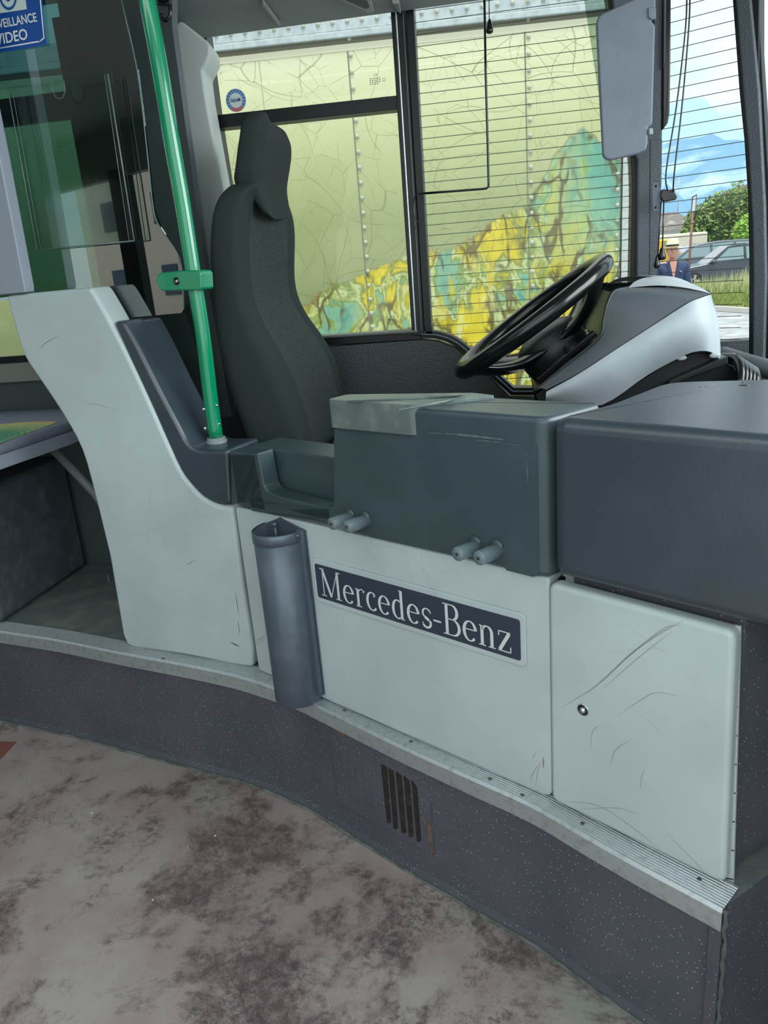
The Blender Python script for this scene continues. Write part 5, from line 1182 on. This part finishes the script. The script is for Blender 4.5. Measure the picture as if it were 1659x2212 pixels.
foliage('leaves', [blob(1597, 405, 5, 50), blob(1592, 395, 4, 50), blob(1585, 412, 6, 50)], 160, .08, m_l, tw); tube('stem', [Y(1598, 440, 50), Y(1596, 392, 50)], .02, MATS['bark'], tw, 6)
# bus-stop style sign on a pole
sn = thing('street_sign', 'blank white sign seen edge-on atop a rusty pole', 'sign', Z(1487, 640, GZ))
ys = 24.0; sb, stp = Y(1484, 640, ys), Y(1501, 440, ys)
tube('sign_pole', [Vector((sb.x, ys, GZ)), Y(1496, 460, ys)], .035, mat('rust_pole', (132, 92, 88), .6), sn, 8)
prism('sign_frame', [Y(1495.5, 425, ys), Y(1506, 419, ys), Y(1503, 457, ys), Y(1492.5, 462, ys)], (0, .05, 0), mat('sign_rim', (96, 84, 84), .5), sn)
prism('sign_face', [Y(1497.5, 427, ys - .02), Y(1504, 423, ys - .02), Y(1501.5, 455, ys - .02), Y(1494.5, 459, ys - .02)], (0, .02, 0), mat('sign_face', (206, 212, 216), .5), sn)
# mountains
mt_m = mat('painted_haze_near', (118, 158, 186), 1.0, spec=0, var=((176, 204, 220), .02, .50, .64, 5)); mt_f = mat('painted_haze_far', (158, 190, 212), 1.0, spec=0)  # distance haze and cloud wisps are painted into these colours
def ridge_(name, label, dist, px, m, seed):
    random.seed(seed); key = sorted([(Y(x, y, dist).x, Y(x, y, dist).z) for x, y in px])
    xs = [k * 6.0 for k in range(int(-700 / 6 * dist / 400), int(900 / 6 * dist / 400))]; rows = [[], [], [], []]
    for x in xs:
        if x < key[0][0]: h = key[0][1] + 12 * math.sin(x * .02)
        elif x > key[-1][0]: h = key[-1][1] + 14 * math.sin((x - key[-1][0]) * .018)
        else:
            for (a, ha), (b_, hb) in zip(key, key[1:]):
                if a <= x <= b_: h = ha + (hb - ha) * (x - a) / (b_ - a); break
        h += random.uniform(-1, 1) * .8
        rows[0].append(Vector((x, dist * .62, GZ))); rows[1].append(Vector((x, dist * .80, h * .45 + random.uniform(-3, 3)))); rows[2].append(Vector((x, dist, h))); rows[3].append(Vector((x, dist * 1.3, GZ)))
    o = grid(name, rows, m); return tag(o, label, 'mountain')
ridge_('mountain', 'pale far mountain with a pointed peak and a painted haze tint', 620, [(1380, 270), (1420, 245), (1450, 228), (1475, 215), (1490, 204), (1502, 212), (1528, 208), (1536, 240), (1556, 262), (1575, 274), (1610, 282), (1680, 300)], mt_f, 1)
ridge_('mountain', 'nearer haze-tinted blue forested mountain flank under the pale peak', 420, [(1300, 340), (1400, 325), (1440, 308), (1490, 298), (1530, 290), (1555, 296), (1580, 305), (1600, 302), (1640, 318), (1720, 350)], mt_m, 2)
# building mirrored in the tinted glass
hb = thing('apartment_house', 'beige apartment house across the road on the door side', 'building', (-12, -16, GZ))
obox('facade', -34, 6, -24, -16, GZ, 6.5, mat('beige_facade', (232, 220, 200), .8), hb)
for x in range(-32, 5, 4):
    for z in (.9, 3.7): obox('house_window', x, x + 1.1, -16.02, -15.95, z, z + 1.2, m_pd, hb)
# ------------------------------------------------------------------ the man
man = thing('person', 'man in a straw hat with dark band and navy jacket standing outside', 'person', (0, 0, 0))
mc = Y(1451, 560, 12.3); mx0 = mc.x
m_skin = mat('skin', (206, 150, 130), .6); m_jk = mat('navy_jacket', (48, 66, 100), .8); m_hat = mat('straw_hat', (236, 226, 190), .8); m_hb = mat('hat_band', (44, 44, 46), .7); m_tr = mat('dark_trousers', (50, 52, 58), .8)
def skin(name, verts, edges, rad, m, parent, root=0, lv=2):
    me = bpy.data.meshes.new(name); me.from_pydata([tuple(v) for v in verts], edges, []); o = obj(name, me, m, parent)
    sk_ = o.modifiers.new('skin', 'SKIN'); sl = me.skin_vertices[0].data if me.skin_vertices else None
    if sl is None:
        bm = bmesh.new(); bm.from_mesh(me); bm.verts.layers.skin.verify(); bm.to_mesh(me); bm.free(); sl = me.skin_vertices[0].data
    for i, r_ in enumerate(rad): sl[i].radius = r_ if isinstance(r_, tuple) else (r_, r_); sl[i].use_root = (i == root)
    sk_.use_smooth_shade = True; ss = o.modifiers.new('sub', 'SUBSURF'); ss.levels = lv; ss.render_levels = lv; return o
HT = 1.60
def mp_(dx, dy, h): return Vector((mx0 + dx, 12.3 + dy, GZ + h))
V_ = [mp_(0, 0, .88), mp_(0, 0, 1.02), mp_(0, -.01, 1.18), mp_(0, 0, 1.30), mp_(0, -.01, 1.38), mp_(0, -.02, 1.44), mp_(-.17, 0, 1.28), mp_(-.23, .0, 1.02), mp_(-.24, -.06, .80), mp_(-.24, -.08, .72), mp_(.17, 0, 1.28), mp_(.23, 0, 1.02), mp_(.24, -.06, .80), mp_(.24, -.08, .72), mp_(-.09, 0, .80), mp_(-.10, -.01, .45), mp_(-.10, .02, .08), mp_(-.10, -.12, .04), mp_(.09, 0, .80), mp_(.11, .01, .45), mp_(.11, .03, .08), mp_(.12, -.10, .04)]
Eg = [(0, 1), (1, 2), (2, 3), (3, 4), (4, 5), (3, 6), (6, 7), (7, 8), (8, 9), (3, 10), (10, 11), (11, 12), (12, 13), (0, 14), (14, 15), (15, 16), (16, 17), (0, 18), (18, 19), (19, 20), (20, 21)]
body = skin('body', V_, Eg, [(.15, .11), (.15, .11), (.16, .12), (.13, .09), .055, .05, .04, .036, .030, .026, .04, .036, .030, .026, .085, .06, .045, .04, .085, .06, .045, .04], m_skin, man)
for sx_ in (-1, 1):
    w_ = mp_(.24 * sx_, -.08, .72)
    vv = [w_, w_ + Vector((0, -.01, -.05))]; ee = [(0, 1)]; rad_ = [.026, .034]
    for f_ in range(4):
        bx = (f_ - 1.5) * .016; ln_ = (.055, .065, .06, .048)[f_]
        b0_ = len(vv); vv += [w_ + Vector((0, bx - .015, -.09)), w_ + Vector((-.01 * sx_, bx - .02, -.09 - ln_ * .6)), w_ + Vector((-.025 * sx_, bx - .02, -.09 - ln_))]; ee += [(1, b0_), (b0_, b0_ + 1), (b0_ + 1, b0_ + 2)]; rad_ += [.009, .0085, .007]
    b0_ = len(vv); vv += [w_ + Vector((-.01 * sx_, -.045, -.06)), w_ + Vector((-.015 * sx_, -.055, -.10))]; ee += [(1, b0_), (b0_, b0_ + 1)]; rad_ += [.010, .008]
    skin('hand', vv, ee, rad_, m_skin, man, lv=1)
jk = skin('jacket', [V_[i] for i in (0, 1, 2, 3, 6, 7, 8, 10, 11, 12)], [(0, 1), (1, 2), (2, 3), (3, 4), (4, 5), (5, 6), (3, 7), (7, 8), (8, 9)], [(.195, .15), (.19, .145), (.20, .15), (.175, .12), .10, .07, .056, .10, .07, .056], m_jk, man)
tro = skin('trousers', [V_[i] for i in (0, 14, 15, 16, 18, 19, 20)], [(0, 1), (1, 2), (2, 3), (0, 4), (4, 5), (5, 6)], [(.16, .12), .10, .075, .06, .10, .075, .06], m_tr, man)
# open neck: a V of skin on the chest
prism('open_neck', [mp_(-.055, -.128, 1.37), mp_(.055, -.128, 1.37), mp_(.012, -.165, 1.14), mp_(-.002, -.165, 1.13)], (0, .03, 0), m_skin, man, bevel=.01)
for s_ in (-1, 1): prism('lapel', [mp_(.05 * s_, -.125, 1.38), mp_(.085 * s_, -.10, 1.36), mp_(.07 * s_, -.145, 1.22), mp_(.012 * s_, -.155, 1.12)], (0, .02, 0), m_jk, man, bevel=.005)
prism('chest_badge', [mp_(.09, -.15, 1.235), mp_(.13, -.145, 1.22), mp_(.13, -.145, 1.205), mp_(.09, -.15, 1.22)], (0, .01, 0), m_white, man)
hc = mp_(0, -.02, 1.53)
def hring(z, rx, ry, oy=0, n=20): return [hc + Vector((rx * math.cos(2 * math.pi * i / n), oy + ry * math.sin(2 * math.pi * i / n), z)) for i in range(n)]
loft('head', [hring(-.115, .025, .03, -.045), hring(-.105, .045, .055, -.03), hring(-.07, .064, .08, -.01), hring(-.02, .074, .092, 0), hring(.03, .077, .098, 0), hring(.08, .07, .09, .005), hring(.11, .045, .06, .01), hring(.12, .01, .01, .01)], m_skin, man)
sphere('nose', hc + Vector((0, -.10, -.025)), .016, m_skin, man, 10, (.8, 1.2, 1.5))
for s_ in (-1, 1):
    sphere('ear', hc + Vector((.078 * s_, .0, -.015)), .022, m_skin, man, 10, (.4, .8, 1.3)); sphere('eye', hc + Vector((.028 * s_, -.088, .0)), .010, m_hb, man, 8, (1.3, .5, .6))
sphere('mouth', hc + Vector((0, -.083, -.066)), .014, mat('lips', (170, 100, 92), .6), man, 8, (1.5, .4, .35))
loft('hat', [hring(.035, .145, .155), hring(.045, .15, .16), hring(.045, .088, .105), hring(.12, .082, .098), hring(.155, .07, .085), hring(.165, .04, .05), hring(.155, .01, .01)], m_hat, man)
loft('hat_band', [hring(.047, .0895, .1065), hring(.078, .0875, .104)], m_hb, man, cap=False)
